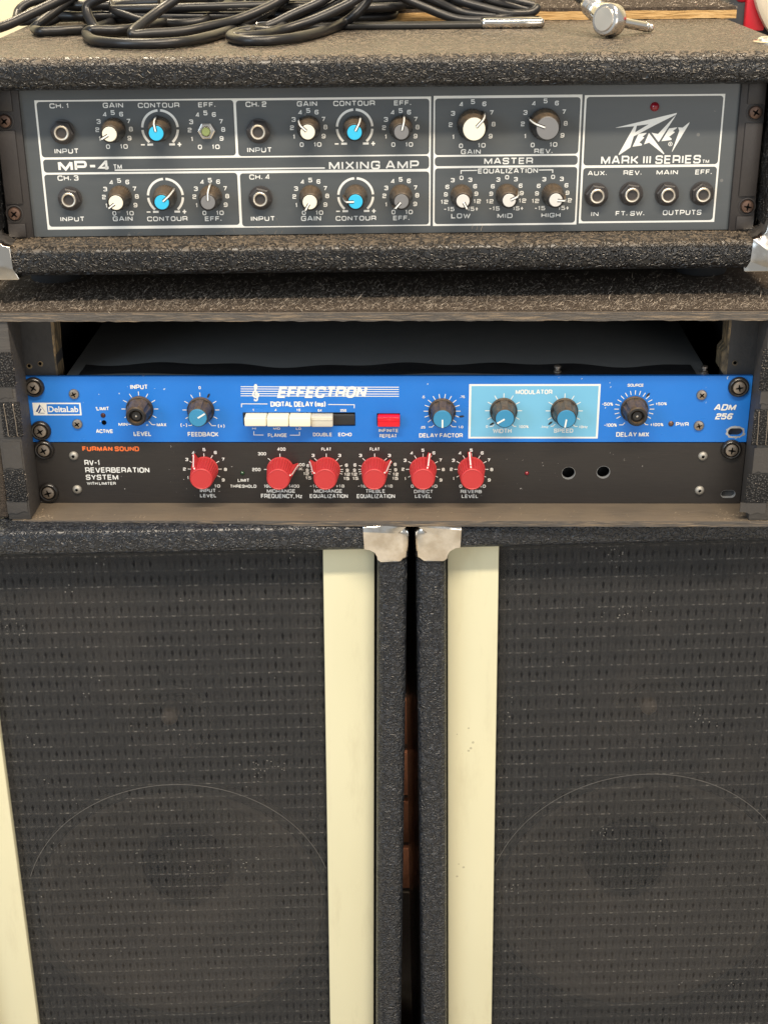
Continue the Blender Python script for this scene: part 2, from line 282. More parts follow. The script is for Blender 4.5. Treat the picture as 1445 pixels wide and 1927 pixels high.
# pebbled vinyl covering, dust settled on the upward faces
def tolex(name, base, dusty, scale=270, depth=0.0013):
    t = NT(name, 0.32, 0, base, 0.6)
    v = t.coord((1, 1, 1.25))
    warp = t.n('ShaderNodeTexNoise', i_Scale=scale * 0.5, i_Detail=0.0); t.l(v, warp.inputs['Vector'])
    add = t.n('ShaderNodeVectorMath', operation='MULTIPLY_ADD')
    t.l(warp.outputs['Color'], add.inputs[0]); add.inputs[1].default_value = (0.003, 0.003, 0.003); t.l(v, add.inputs[2])
    n1 = t.noise(add.outputs[0], scale, 1.0, 0.4, 0.9)
    rg = t.n('ShaderNodeMapRange', interpolation_type='SMOOTHSTEP', i_1=0.02, i_2=0.15, i_3=1.0, i_4=0.0)
    t.l(t.math('ABSOLUTE', t.math('SUBTRACT', n1, 0.5)), rg.inputs[0])
    h = t.math('ADD', rg.outputs[0], t.math('MULTIPLY', t.noise(v, scale * 3, 1), 0.04))
    t.bump(h, depth, 1.0)
    big = t.noise(v, 22, 4, 0.6)
    fine = t.noise(v, 420, 3, 0.6)
    d = t.math('MULTIPLY', t.upness(0.35, 0.97), t.math('ADD', t.math('MULTIPLY', big, 0.8), 0.40), clamp=True)
    d = t.math('MULTIPLY', d, t.math('ADD', 0.5, fine), clamp=True)
    hm = t.n('ShaderNodeMapRange', i_1=0.0, i_2=1.0, i_3=0.12, i_4=1.2); t.l(h, hm.inputs[0])
    d = t.math('MULTIPLY', t.math('MULTIPLY', d, hm.outputs[0]), dusty, clamp=True)
    wear = t.math('MULTIPLY', speckle(t, v, 260, 0.70), 0.3)
    c = t.mix(d, t.mix(rg.outputs[0], tuple(q * 0.55 for q in base), base), (0.150, 0.116, 0.080))
    t.color(t.mix(wear, c, (0.30, 0.27, 0.24)))
    rr = t.n('ShaderNodeMapRange', i_3=0.30, i_4=0.78); t.l(d, rr.inputs[0]); t.rough(rr.outputs[0])
    return t
tolex('tolex', (0.0135, 0.0135, 0.0145), 0.95)
tolex('cabinet_vinyl', (0.022, 0.026, 0.034), 0.04, 260, 0.0012)

def plain(name, col, rough=0.5, metal=0, bumpy=0, scale=600, spec=0.5, var=0.0, coat=0.0):
    t = NT(name, rough, metal, col, spec, coat)
    v = t.coord()
    n = t.noise(v, scale, 4, 0.6)
    if bumpy: t.bump(n, bumpy)
    if var:
        b = t.noise(v, scale * 0.08, 4, 0.6)
        t.color(t.mix(t.math('MULTIPLY', b, var, clamp=True), col, tuple(min(1, c * 2.1 + 0.03) for c in col)))
    rr = t.n('ShaderNodeMapRange', i_1=0.3, i_2=0.7, i_3=rough * 0.85, i_4=min(1, rough * 1.18))
    t.l(t.noise(v, 45, 3), rr.inputs[0]); t.rough(rr.outputs[0])
    return t

# amp face: satin grey printed aluminium with faint smears and hairs of dust
t = NT('grey_panel', 0.38, 0, (0.09, 0.095, 0.095), 0.45); v = t.coord()
sm = t.noise(t.coord((1, 1, 6)), 16, 5, 0.65)
t.color(t.mix(t.math('MULTIPLY', speckle(t, v, 150, 0.62), 0.30), t.mix(sm, (0.074, 0.084, 0.091), (0.098, 0.106, 0.110)), (0.35, 0.33, 0.3)))
rr = t.n('ShaderNodeMapRange', i_1=0.3, i_2=0.7, i_3=0.30, i_4=0.46); t.l(sm, rr.inputs[0]); t.rough(rr.outputs[0])
plain('print_white', (0.80, 0.80, 0.76), 0.5, var=0.05, scale=300)
plain('print_dark_blue', (0.035, 0.07, 0.20), 0.5)
plain('print_orange', (0.80, 0.16, 0.035), 0.5)
plain('moulded_black', (0.030, 0.026, 0.025), 0.46, bumpy=0.00012, scale=900, var=0.25)
# black knobs: dusty brown in the knurls
t = NT('knob_black', 0.42, 0, (0.018, 0.017, 0.017)); v = t.coord()
t.color(t.mix(t.math('MULTIPLY', t.upness(0.05, 0.9), t.noise(v, 420, 3, 0.6), clamp=True), (0.018, 0.017, 0.017), (0.20, 0.135, 0.075)))
plain('cap_cream', (0.80, 0.76, 0.62), 0.45, var=0.05)
plain('cap_blue', (0.035, 0.46, 0.74), 0.4, var=0.04)
plain('cap_grey', (0.17, 0.17, 0.175), 0.5, var=0.1)
plain('cap_pale', (0.62, 0.60, 0.57), 0.5, var=0.06)
plain('cap_teal', (0.035, 0.23, 0.42), 0.42, var=0.06)
plain('red_plastic', (0.49, 0.034, 0.036), 0.42, bumpy=0.00005, var=0.06, scale=500)
plain('button_red', (0.80, 0.008, 0.022), 0.3)
plain('button_ivory', (0.88, 0.83, 0.63), 0.4, var=0.04)
plain('button_grey', (0.60, 0.57, 0.47), 0.45, var=0.05)
plain('black_paint', (0.014, 0.014, 0.015), 0.5, var=0.3, scale=200)
plain('chassis_black', (0.135, 0.140, 0.140), 0.45, var=0.2, scale=160)
plain('void_black', (0.003, 0.003, 0.003), 0.9, spec=0.0)
plain('rubber', (0.020, 0.021, 0.023), 0.6, bumpy=0.0001)
plain('cable_rubber', (0.009, 0.009, 0.010), 0.36, bumpy=0.00006, scale=260, var=0.12)
plain('handle_black', (0.012, 0.012, 0.012), 0.45)
plain('nickel', (0.78, 0.74, 0.68), 0.22, 1.0, bumpy=0.00004, scale=220)
plain('brass_nickel', (0.86, 0.78, 0.66), 0.38, 1.0, bumpy=0.00004, scale=300)
plain('screw_steel', (0.36, 0.31, 0.26), 0.42, 0.9, bumpy=0.00008, scale=700)
plain('screw_brown', (0.16, 0.10, 0.075), 0.42, 0.7, bumpy=0.00008, scale=700)
plain('rivet_grey', (0.40, 0.38, 0.34), 0.5, 0.6)
plain('washer_black', (0.016, 0.014, 0.013), 0.30, 0.0, coat=0.2)
plain('led_red', (0.22, 0.004, 0.012), 0.12, spec=0.8)
plain('led_green', (0.008, 0.05, 0.015), 0.15, spec=0.8)
plain('led_dark', (0.05, 0.012, 0.01), 0.2)
plain('shaft_olive', (0.22, 0.27, 0.10), 0.5, bumpy=0.0002)
plain('bare_aluminium', (0.62, 0.64, 0.66), 0.4, 0.7, bumpy=0.0001, scale=500)
# corner metal: hammered nickel with soft dents
t = NT('corner_chrome', 0.16, 1.0, (0.80, 0.76, 0.70)); v = t.coord()
t.bump(t.noise(v, 45, 2, 0.4, 0.4), 0.0014, 0.35)
t.color(t.mix(t.ramp(t.noise(v, 60, 5, 0.6), [(0.42, (0, 0, 0)), (0.62, (1, 1, 1))]), (0.63, 0.58, 0.51), (0.85, 0.82, 0.77)))
rr = t.n('ShaderNodeMapRange', i_1=0.35, i_2=0.7, i_3=0.06, i_4=0.22); t.l(t.noise(v, 160, 4), rr.inputs[0]); t.rough(rr.outputs[0])
# painted blue face with chips
t = NT('blue_panel', 0.36, 0, (0.012, 0.17, 0.62)); v = t.coord()
sm = t.noise(v, 18, 4, 0.6)
c = t.mix(sm, (0.010, 0.150, 0.56), (0.018, 0.205, 0.70))
c = t.mix(t.math('MULTIPLY', t.math('GREATER_THAN', t.noise(v, 300, 3), 0.70), t.math('GREATER_THAN', t.noise(v, 14, 2), 0.56)), c, (0.55, 0.62, 0.68))
t.color(c)
rr = t.n('ShaderNodeMapRange', i_1=0.35, i_2=0.68, i_3=0.26, i_4=0.52); t.l(t.noise(t.coord((1, 1, 2.5)), 26, 5, 0.65), rr.inputs[0]); t.rough(rr.outputs[0])
plain('modulator_blue', (0.17, 0.47, 0.70), 0.4, var=0.05)
# brushed black face with white scratches
t = NT('black_anodised', 0.42, 0.0, (0.030, 0.026, 0.024), 0.5); v = t.coord((1, 1, 26))
st = t.noise(v, 60, 4, 0.7)
v2 = t.coord()
scr = t.math('MULTIPLY', t.math('GREATER_THAN', t.noise(v2, 420, 3, 0.7), 0.69), t.math('GREATER_THAN', t.noise(v2, 20, 2), 0.58))
t.color(t.mix(scr, t.mix(st, (0.015, 0.013, 0.012), (0.036, 0.031, 0.028)), (0.55, 0.52, 0.48)))
t.bump(st, 0.00008)
# cream laminate strips
t = NT('cream_strip', 0.42, 0, (0.74, 0.69, 0.45)); v = t.coord((1, 1, 0.25))
c = t.mix(t.noise(v, 22, 3, 0.5), (0.64, 0.605, 0.405), (0.72, 0.685, 0.48))
sm = t.ramp(t.noise(t.coord((2.5, 1, 0.5)), 30, 5, 0.7), [(0.55, (0, 0, 0)), (0.78, (1, 1, 1))])
c = t.mix(t.math('MULTIPLY', sm, 0.35), c, (0.50, 0.45, 0.29))
t.color(t.mix(t.math('MULTIPLY', speckle(t, t.coord(), 160, 0.66), 0.5), c, (0.22, 0.19, 0.12)))
# raw and painted wood
t = NT('painted_ply', 0.62, 0, (0.05, 0.045, 0.04)); v = t.coord((1, 1, 1))
gr = t.noise(t.coord((6, 30, 40)), 9, 5, 0.65)
d = t.math('MULTIPLY', t.upness(0.4, 0.95), t.math('ADD', 0.25, t.noise(v, 30, 4, 0.6)), clamp=True)
c = t.mix(gr, (0.030, 0.029, 0.030), (0.085, 0.075, 0.065))
t.color(t.mix(d, c, (0.150, 0.116, 0.080)))
t.bump(gr, 0.0006)
t = NT('chipped_edge', 0.7, 0, (0.1, 0.09, 0.08)); v = t.coord((14, 60, 130))
gr = t.noise(v, 4.5, 5, 0.7, 0.6)
ch = t.ramp(t.noise(t.coord((16, 60, 320)), 3.2, 4, 0.7), [(0.50, (0, 0, 0)), (0.64, (1, 1, 1))])
c = t.mix(gr, (0.036, 0.033, 0.032), (0.135, 0.118, 0.102))
t.color(t.mix(t.math('MULTIPLY', ch, 0.45), c, (0.42, 0.30, 0.18)))
t.bump(gr, 0.0012)
t = NT('raw_ply', 0.7, 0, (0.5, 0.32, 0.13)); v = t.coord((8, 60, 90))
gr = t.noise(v, 6, 5, 0.7, 0.5)
t.color(t.ramp(gr, [(0.30, (0.20, 0.105, 0.03)), (0.46, (0.50, 0.30, 0.11)), (0.7, (0.68, 0.47, 0.22))]))
t.bump(gr, 0.0009)
t = NT('rail_wood', 0.6, 0, (0.04, 0.04, 0.042)); v = t.coord((1, 1, 1))
t.color(t.mix(t.noise(v, 60, 4, 0.6), (0.026, 0.027, 0.030), (0.058, 0.056, 0.056))); t.bump(t.noise(v, 240, 4), 0.0003)
t = NT('rail_edge', 0.7, 0, (0.2, 0.16, 0.1)); v = t.coord((20, 40, 8))
g2 = t.noise(v, 10, 4, 0.6, 0.4)
t.color(t.ramp(g2, [(0.35, (0.05, 0.042, 0.032)), (0.5, (0.15, 0.115, 0.07)), (0.68, (0.44, 0.30, 0.15))])); t.bump(g2, 0.001)
# carpet body and its loose fibres
t = NT('carpet', 0.95, 0, (0.06, 0.05, 0.045), 0.1); v = t.coord((1, 2.2, 1))
n1 = t.noise(v, 380, 5, 0.7, 0.8); n2 = t.noise(v, 30, 3)
t.color(t.mix(n2, t.mix(n1, (0.025, 0.021, 0.019), (0.13, 0.105, 0.085)), t.mix(n1, (0.040, 0.032, 0.027), (0.17, 0.135, 0.105))))
t.bump(n1, 0.003)
def fibre(name, dark, light):
    t = NT(name, 0.85, 0, light, 0.2)
    g = t.n('ShaderNodeNewGeometry')
    t.color(t.ramp(g.outputs['Random Per Island'], [(0.0, dark), (0.62, tuple((a + b) * 0.4 for a, b in zip(dark, light))), (1.0, light)]))
fibre('carpet_fibre', (0.05, 0.041, 0.035), (0.70, 0.60, 0.49))
fibre('dust_fibre', (0.26, 0.185, 0.12), (0.70, 0.56, 0.40))
# woven hook-and-loop tape
t = NT('hook_tape', 0.8, 0, (0.03, 0.03, 0.03), 0.3); v = t.coord()
vo = t.n('ShaderNodeTexVoronoi', i_Scale=760); t.l(v, vo.inputs['Vector'])
t.color(t.mix(t.math('MULTIPLY', t.math('LESS_THAN', vo.outputs['Distance'], 0.33), t.noise(v, 500, 2), clamp=True), (0.014, 0.014, 0.015), (0.14, 0.135, 0.13)))
t.bump(t.math('SUBTRACT', 1.0, vo.outputs['Distance']), 0.0012)
plain('glue_residue', (0.040, 0.036, 0.033), 0.45, bumpy=0.0006, scale=150, var=0.4)
# speaker cloth: 5.6 mm columns, 12 mm rows of pale stitches over dark slits
t = NT('grille_cloth', 0.85, 0, (0.04, 0.04, 0.04), 0.25)
tc = t.n('ShaderNodeTexCoord'); sx = t.n('ShaderNodeSeparateXYZ'); t.l(tc.outputs['Object'], sx.inputs[0])
wob = t.noise(tc.outputs['Object'], 14, 2); wobz = t.math('MULTIPLY', t.math('SUBTRACT', wob, 0.5), 0.0012)
jit = t.noise(tc.outputs['Object'], 330, 3, 0.7)
big = t.noise(tc.outputs['Object'], 9, 4, 0.6)
u = t.math('FRACT', t.math('MULTIPLY', t.math('ADD', sx.outputs['X'], wobz), 1 / 0.0056))
z = t.math('ADD', sx.outputs['Z'], wobz)
w = t.math('FRACT', t.math('MULTIPLY', z, 1 / 0.012))
du = t.math('ABSOLUTE', t.math('SUBTRACT', u, 0.5))
dw1 = t.math('ABSOLUTE', t.math('SUBTRACT', w, 0.10))
dw2 = t.math('ABSOLUTE', t.math('SUBTRACT', w, 0.58))
stitch = t.math('MULTIPLY', t.math('LESS_THAN', dw1, 0.045), t.math('ADD', 0.30, t.math('MULTIPLY', t.math('GREATER_THAN', du, 0.27), 0.7)))
stitch = t.math('MULTIPLY', stitch, t.math('MULTIPLY', t.math('SUBTRACT', jit, 0.33, clamp=True), 3.2, clamp=True), clamp=True)
wn = t.n('ShaderNodeTexWhiteNoise', noise_dimensions='2D'); cv = t.n('ShaderNodeCombineXYZ')
t.l(t.math('FLOOR', t.math('MULTIPLY', t.math('ADD', sx.outputs['X'], wobz), 1 / 0.0056)), cv.inputs[0]); t.l(t.math('FLOOR', t.math('MULTIPLY', z, 1 / 0.012)), cv.inputs[1]); t.l(cv.outputs[0], wn.inputs['Vector'])
rnd = wn.outputs['Value']
slit = t.math('LESS_THAN', t.math('ADD', t.math('MULTIPLY', du, 1.0), t.math('MULTIPLY', dw2, 0.75)), 0.20)
arch = t.math('MULTIPLY', t.math('LESS_THAN', t.math('ABSOLUTE', t.math('SUBTRACT', t.math('ADD', t.math('MULTIPLY', t.math('SUBTRACT', 0.5, du), 1.0), t.math('MULTIPLY', t.math('SUBTRACT', 0.62, w, clamp=True), 0.0)), 0.22)), 0.09), t.math('MULTIPLY', t.math('GREATER_THAN', w, 0.14), t.math('LESS_THAN', w, 0.56)))
wu = t.math('SINE', t.math('MULTIPLY', sx.outputs['X'], 2 * math.pi / 0.0011)); ww = t.math('SINE', t.math('MULTIPLY', sx.outputs['Z'], 2 * math.pi / 0.0013))
weave = t.math('ADD', 0.5, t.math('MULTIPLY', t.math('MULTIPLY', wu, ww), 0.5))
base = t.mix(jit, (0.025, 0.026, 0.027), (0.068, 0.068, 0.069))
base = t.mix(t.math('MULTIPLY', weave, 0.45), base, (0.020, 0.020, 0.021))
base = t.mix(t.math('MULTIPLY', t.math('MULTIPLY', arch, jit), 0.34), base, (0.125, 0.118, 0.11))
base = t.mix(t.math('MULTIPLY', t.math('MULTIPLY', slit, t.math('ADD', 0.45, rnd)), 0.66, clamp=True), base, (0.006, 0.006, 0.007))
base = t.mix(t.math('MULTIPLY', t.math('SUBTRACT', big, 0.5, clamp=True), 1.1, clamp=True), base, (0.095, 0.084, 0.075))
base = t.mix(t.math('MULTIPLY', t.math('MULTIPLY', stitch, t.math('ADD', 0.35, rnd)), 0.45, clamp=True), base, (0.32, 0.30, 0.27))
base = t.mix(t.math('MULTIPLY', speckle(t, tc.outputs['Object'], 300, 0.66), 0.45), base, (0.5, 0.47, 0.42))
t.color(base)
t.bump(t.math('ADD', t.math('MULTIPLY', stitch, 0.8), t.math('ADD', t.math('MULTIPLY', slit, -1.2), t.math('MULTIPLY', jit, 0.8))), 0.0003)
tr = t.n('ShaderNodeBsdfTransparent'); mx = t.n('ShaderNodeMixShader')
op = t.math('ADD', 0.18, t.math('MULTIPLY', weave, 0.26))
t.l(op, mx.inputs[0]); t.l(t.b.outputs[0], mx.inputs[1]); t.l(tr.outputs[0], mx.inputs[2])
t.l(mx.outputs[0], t.t.nodes['Material Output'].inputs['Surface'])
plain('baffle_board', (0.018, 0.018, 0.019), 0.8)
plain('speaker_metal', (0.035, 0.033, 0.031), 0.6)
plain('tweeter_dark', (0.035, 0.032, 0.030), 0.7)
plain('tweeter_tip', (0.20, 0.15, 0.11), 0.6)
plain('speaker_paper', (0.105, 0.088, 0.073), 0.85, bumpy=0.0004, scale=300, var=0.2)
plain('cloth_crease', (0.055, 0.051, 0.047), 0.85, bumpy=0.0004, scale=700, var=1.3)
# surroundings
plain('mat_shade', (0.014, 0.013, 0.011), 0.7, bumpy=0.0004, scale=200)  # near-black colour standing in for shade on the floor
plain('wall_paint', (0.80, 0.74, 0.52), 0.8, bumpy=0.0004, scale=90)
t = NT('floor_boards', 0.5, 0, (0.2, 0.15, 0.1)); v = t.coord((1, 12, 1))
t.color(t.mix(t.noise(v, 7, 5, 0.6), (0.46, 0.42, 0.36), (0.60, 0.55, 0.47)))
plain('brick_clay', (0.50, 0.21, 0.12), 0.85, bumpy=0.001, scale=160, var=0.5)
plain('mortar', (0.16, 0.13, 0.11), 0.9, bumpy=0.001, scale=200)
plain('case_red', (0.62, 0.015, 0.030), 0.42, var=0.05)
plain('case_grey', (0.035, 0.036, 0.040), 0.5, var=0.15)
plain('pale_board', (0.72, 0.62, 0.47), 0.45, var=0.08)

# ------------------------------------------------------------------ mesh helpers
def link(name, me, mat, parent=None, loc=None, smooth=None):
    o = bpy.data.objects.new(name, me); COL.objects.link(o)
    if mat and not me.materials: me.materials.append(MATS[mat])
    if parent: o.parent = parent
    if loc: o.location = loc
    return o

def smooth_by_angle(me, ang=38):
    bm = bmesh.new(); bm.from_mesh(me)
    for f in bm.faces: f.smooth = True
    for e in bm.edges:
        e.smooth = len(e.link_faces) == 2 and e.calc_face_angle(0) < R(ang)
    bm.to_mesh(me); bm.free()

class MB:
    """collects geometry in millimetres; build() links one mesh object in metres"""
    def __init__(s): s.v = []; s.f = []
    def add(s, verts, faces):
        k = len(s.v); s.v += [tuple(p) for p in verts]; s.f += [tuple(i + k for i in f) for f in faces]; return s
    def box(s, x0, x1, y0, y1, z0, z1):
        return s.add([(x, y, z) for z in (z0, z1) for y in (y0, y1) for x in (x0, x1)],
                     [(0, 2, 3, 1), (4, 5, 7, 6), (0, 1, 5, 4), (2, 6, 7, 3), (0, 4, 6, 2), (1, 3, 7, 5)])
    def rbox(s, x0, x1, y0, y1, z0, z1, r=1, seg=3):
        bm = bmesh.new()
        bmesh.ops.create_cube(bm, size=1)
        for q in bm.verts:
            q.co = ((x0 + x1) / 2 + q.co.x * (x1 - x0), (y0 + y1) / 2 + q.co.y * (y1 - y0), (z0 + z1) / 2 + q.co.z * (z1 - z0))
        bmesh.ops.bevel(bm, geom=bm.edges[:], offset=r, segments=seg, profile=0.5, affect='EDGES')
        bm.verts.index_update()
        s.add([q.co[:] for q in bm.verts], [[q.index for q in f.verts] for f in bm.faces]); bm.free(); return s
    def lathe(s, prof, n=32, c=(0, 0, 0), ax=(0, -1, 0), knurl=0, kz=None, cap=True):
        """prof: (radius, height) along ax; knurl: depth of flutes for rows flagged in kz"""
        a = Vector(ax).normalized(); h = Vector((0, 0, 1)) if abs(a.z) < 0.9 else Vector((1, 0, 0))
        e1 = h.cross(a).normalized(); e2 = a.cross(e1); c = Vector(c)
        vs, fs = [], []
        for j, (r, z) in enumerate(prof):
            for i in range(n):
                t = 2 * math.pi * i / n; rr = r
                if knurl and kz and kz[j] and i % 2: rr = r - knurl
                vs.append(c + a * z + (e1 * math.cos(t) + e2 * math.sin(t)) * rr)
        for j in range(len(prof) - 1):
            for i in range(n):
                q = (i + 1) % n
                fs.append((j * n + i, j * n + q, (j + 1) * n + q, (j + 1) * n + i))
        if cap:
            if prof[-1][0] > 1e-6: fs.append(tuple((len(prof) - 1) * n + i for i in range(n)))
            if prof[0][0] > 1e-6: fs.append(tuple(reversed(range(n))))
        return s.add(vs, fs)
    def tube(s, path, r, n=10, cap=True):
        P = [Vector(p) for p in path]; vs, fs = [], []
        prev = None
        for i, p in enumerate(P):
            tdir = (P[min(i + 1, len(P) - 1)] - P[max(i - 1, 0)]).normalized()
            if prev is None:
                h = Vector((0, 0, 1)) if abs(tdir.z) < 0.9 else Vector((1, 0, 0))
                nrm = (h - tdir * h.dot(tdir)).normalized()
            else:
                nrm = (prev - tdir * prev.dot(tdir)).normalized()
            prev = nrm; bn = tdir.cross(nrm)
            rr = r[i] if isinstance(r, (list, tuple)) else r
            for k in range(n):
                a = 2 * math.pi * k / n
                vs.append(p + (nrm * math.cos(a) + bn * math.sin(a)) * rr)
        for i in range(len(P) - 1):
            for k in range(n):
                q = (k + 1) % n
                fs.append((i * n + k, i * n + q, (i + 1) * n + q, (i + 1) * n + k))
        if cap: fs += [tuple(reversed(range(n))), tuple((len(P) - 1) * n + k for k in range(n))]
        return s.add(vs, fs)
    def prism(s, outer, y0, y1, holes=()):
        """outline in (x, z) with holes, extruded from y0 (front) to y1 (back)"""
        loops = [list(outer)] + [list(h) for h in holes]
        flat = [p for lp in loops for p in lp]; n = len(flat)
        tri = tessellate_polygon([[Vector((p[0], p[1], 0)) for p in lp] for lp in loops])
        vs = [(p[0], y0, p[1]) for p in flat] + [(p[0], y1, p[1]) for p in flat]
        fs = []
        for t3 in tri:
            a, b, c = [flat[i] for i in t3]
            area2 = (b[0] - a[0]) * (c[1] - a[1]) - (b[1] - a[1]) * (c[0] - a[0])
            t3 = tuple(t3) if area2 > 0 else tuple(reversed(t3))
            fs.append(t3); fs.append(tuple(reversed([i + n for i in t3])))
        k = 0
        for li, lp in enumerate(loops):
            m = len(lp)
            ar = sum(lp[i][0] * lp[(i + 1) % m][1] - lp[(i + 1) % m][0] * lp[i][1] for i in range(m))
            for i in range(m):
                a, b = k + i, k + (i + 1) % m
                q = (a, a + n, b + n, b)
                if (ar < 0) != (li > 0): q = tuple(reversed(q))
                fs.append(q)
            k += m
        return s.add(vs, fs)
    def flat(s, outline, y, holes=()):
        loops = [list(outer) for outer in [outline, *holes]]
        flat = [p for lp in loops for p in lp]
        tri = tessellate_polygon([[Vector((p[0], p[1], 0)) for p in lp] for lp in loops])
        fs = []
        for t3 in tri:
            a, b, c = [flat[i] for i in t3]
            area2 = (b[0] - a[0]) * (c[1] - a[1]) - (b[1] - a[1]) * (c[0] - a[0])
            fs.append(tuple(t3) if area2 > 0 else tuple(reversed(t3)))
        return s.add([(p[0], y, p[1]) for p in flat], fs)
    def rect(s, b, y): return s.flat([(b[0], b[1]), (b[2], b[1]), (b[2], b[3]), (b[0], b[3])], y)
    def ribbon(s, pts, w, y, closed=False):
        n = len(pts); L, Rr = [], []
        for i in range(n):
            p = Vector(pts[i]).to_2d() if len(pts[i]) > 2 else Vector(pts[i])
            a = Vector(pts[i - 1]) if (i > 0 or closed) else None
            b = Vector(pts[(i + 1) % n]) if (i < n - 1 or closed) else None
            d1 = (p - a).normalized() if a is not None else None
            d2 = (b - p).normalized() if b is not None else None
            if d1 is None: d1 = d2
            if d2 is None: d2 = d1
            n1 = Vector((-d1.y, d1.x)); n2 = Vector((-d2.y, d2.x)); m = n1 + n2
            if m.length < 1e-6: m = n1
            m.normalize(); k = 1 / max(0.55, m.dot(n1))
            L.append(p + m * k * w / 2); Rr.append(p - m * k * w / 2)
        vs = [(p.x, y, p.y) for p in L] + [(p.x, y, p.y) for p in Rr]; fs = []
        for i in range(n if closed else n - 1):
            j = (i + 1) % n
            fs.append((i, i + n, j + n, j))
        return s.add(vs, fs)
    def mesh(s, name, smooth=38, z0=0):
        me = bpy.data.meshes.new(name)
        me.from_pydata([(x * MM, y * MM, (z - z0) * MM) for x, y, z in s.v], [], s.f); me.update()
        if smooth: smooth_by_angle(me, smooth)
        return me
    def build(s, name, mat, parent=None, smooth=38, z0=0, loc=None):
        return link(name, s.mesh(name, smooth, z0), mat, parent, loc)

def rrect(x0, z0, x1, z1, r, seg=5):
    out = []
    for cx, cz, a0 in ((x1 - r, z1 - r, 0), (x0 + r, z1 - r, 90), (x0 + r, z0 + r, 180), (x1 - r, z0 + r, 270)):
        for i in range(seg + 1):
            a = R(a0 + 90 * i / seg); out.append((cx + r * math.cos(a), cz + r * math.sin(a)))
    return out
def circle(x, z, r, n=28, rz=None):
    return [(x + r * math.cos(2 * math.pi * i / n), z + (rz or r) * math.sin(2 * math.pi * i / n)) for i in range(n)]
def catmull(P, sub=6):
    P = [Vector(p) for p in P]; out = []
    for i in range(len(P) - 1):
        a, b, c, d = P[max(i - 1, 0)], P[i], P[i + 1], P[min(i + 2, len(P) - 1)]
        for k in range(sub):
            t = k / sub
            out.append(0.5 * ((2 * b) + (c - a) * t + (2 * a - 5 * b + 4 * c - d) * t * t + (3 * b - a - 3 * c + d) * t ** 3))
    out.append(P[-1]); return out

def thing(name, label, cat, loc=(0, 0, 0), rot=(0, 0, 0), group=None):
    o = bpy.data.objects.new(name, None); COL.objects.link(o)
    o.empty_display_size = 0.05
    o.location = loc; o.rotation_euler = rot
    o['label'] = label; o['category'] = cat
    if group: o['group'] = group
    return o
def tag(o, label, cat, group=None):
    o['label'] = label; o['category'] = cat
    if group: o['group'] = group
    return o

# ------------------------------------------------------------------ lettering
GL = {'A': '0,0 .42,1 .58,1 1,0|.17,.30 .83,.30', 'B': '*0,0 0,1 .94,1r .94,.54r 1,.5r 1,0r|0,.53 .9,.53', 'C': '1,.70 1,1r 0,1r 0,0r 1,0r 1,.30',
      'D': '*0,0 0,1 1,1r 1,0r', 'E': '1,1 0,1 0,0 1,0|0,.52 .92,.52', 'F': '1,1 0,1 0,0|0,.5 .9,.5', 'G': '1,.72 1,1r 0,1r 0,0r 1,0r 1,.46 .55,.46',
      'H': '0,0 0,1|1,0 1,1|0,.5 1,.5', 'I': '0,0 0,1', 'K': '0,0 0,1|0,.47 .3,.47|.95,1 .34,.48 1,0', 'L': '0,1 0,0 1,0', 'M': '0,0 0,1|.03,.96 .5,.08 .97,.96|1,0 1,1',
      'N': '0,0 0,1|.03,.97 .97,.03|1,0 1,1', 'O': '*0,1r 1,1r 1,0r 0,0r', 'P': '0,0 0,1 1,1r 1,.40r 0,.40', 'Q': '*0,1r 1,1r 1,0r 0,0r|.65,.3 1,-.05',
      'R': '0,0 0,1 1,1r 1,.42r 0,.42|.6,.40 .98,.40r .98,0', 'S': '1,.74 1,1r 0,1r 0,.51r 1,.51r 1,0r 0,0r 0,.26', 'T': '0,1 1,1|.5,1 .5,0',
      'U': '0,1 0,0r 1,0r 1,1', 'V': '0,1 .44,0 .56,0 1,1', 'W': '0,1 .26,0 .5,.85 .74,0 1,1', 'X': '0,1 1,0|0,0 1,1', 'Y': '0,1 .5,.42 1,1|.5,.45 .5,0',
      'Z': '0,1 1,1 0,0 1,0', 'z': '0,.66 1,.66 0,0 1,0', '0': '*0,1r 1,1r 1,0r 0,0r', '1': '0,.78 .6,1 .6,0',
      '2': '0,.74 0,1r 1,1r 1,.52r 0,.52r 0,0 1,0', '3': '0,.78 0,1r 1,1r 1,.53r .3,.53|.7,.53 1,.50r 1,0r 0,0r 0,.24', '4': '1,.24 0,.24 .70,1 .76,1 .76,0',
      '5': '1,1 0,1 0,.58 1,.58r 1,0r 0,0r 0,.24', '6': '1,.78 1,1r 0,1r 0,0r 1,0r 1,.55r .02,.55', '7': '0,1 1,1 .38,0',
      '8': '*.04,1r .96,1r .96,.52r 1,.5r 1,0r 0,0r 0,.5r .04,.52r|.1,.52 .9,.52', '9': '0,.22 0,0r 1,0r 1,1r 0,1r 0,.45r .98,.45',
      '(': '.9,1.12 0,.85r 0,.15r .9,-.12', ')': '.1,1.12 1,.85r 1,.15r .1,-.12', '%': '*0,1r .36,1r .36,.6r 0,.6r|*.64,.4r 1,.4r 1,0r .64,0r|.85,1 .15,0',
      'm': '0,0 0,.68 .5,.68r .5,0|.6,.68 1,.68r 1,0', 's': '1,.5 1,.68r 0,.68r 0,.35r 1,.35r 1,0r 0,0r 0,.17', '.': '0,0 0,.20', ',': '.0,.06 -.1,-.2', '-': '0,.46 1,.46', '+': '0,.46 1,.46|.5,.92 .5,0'}
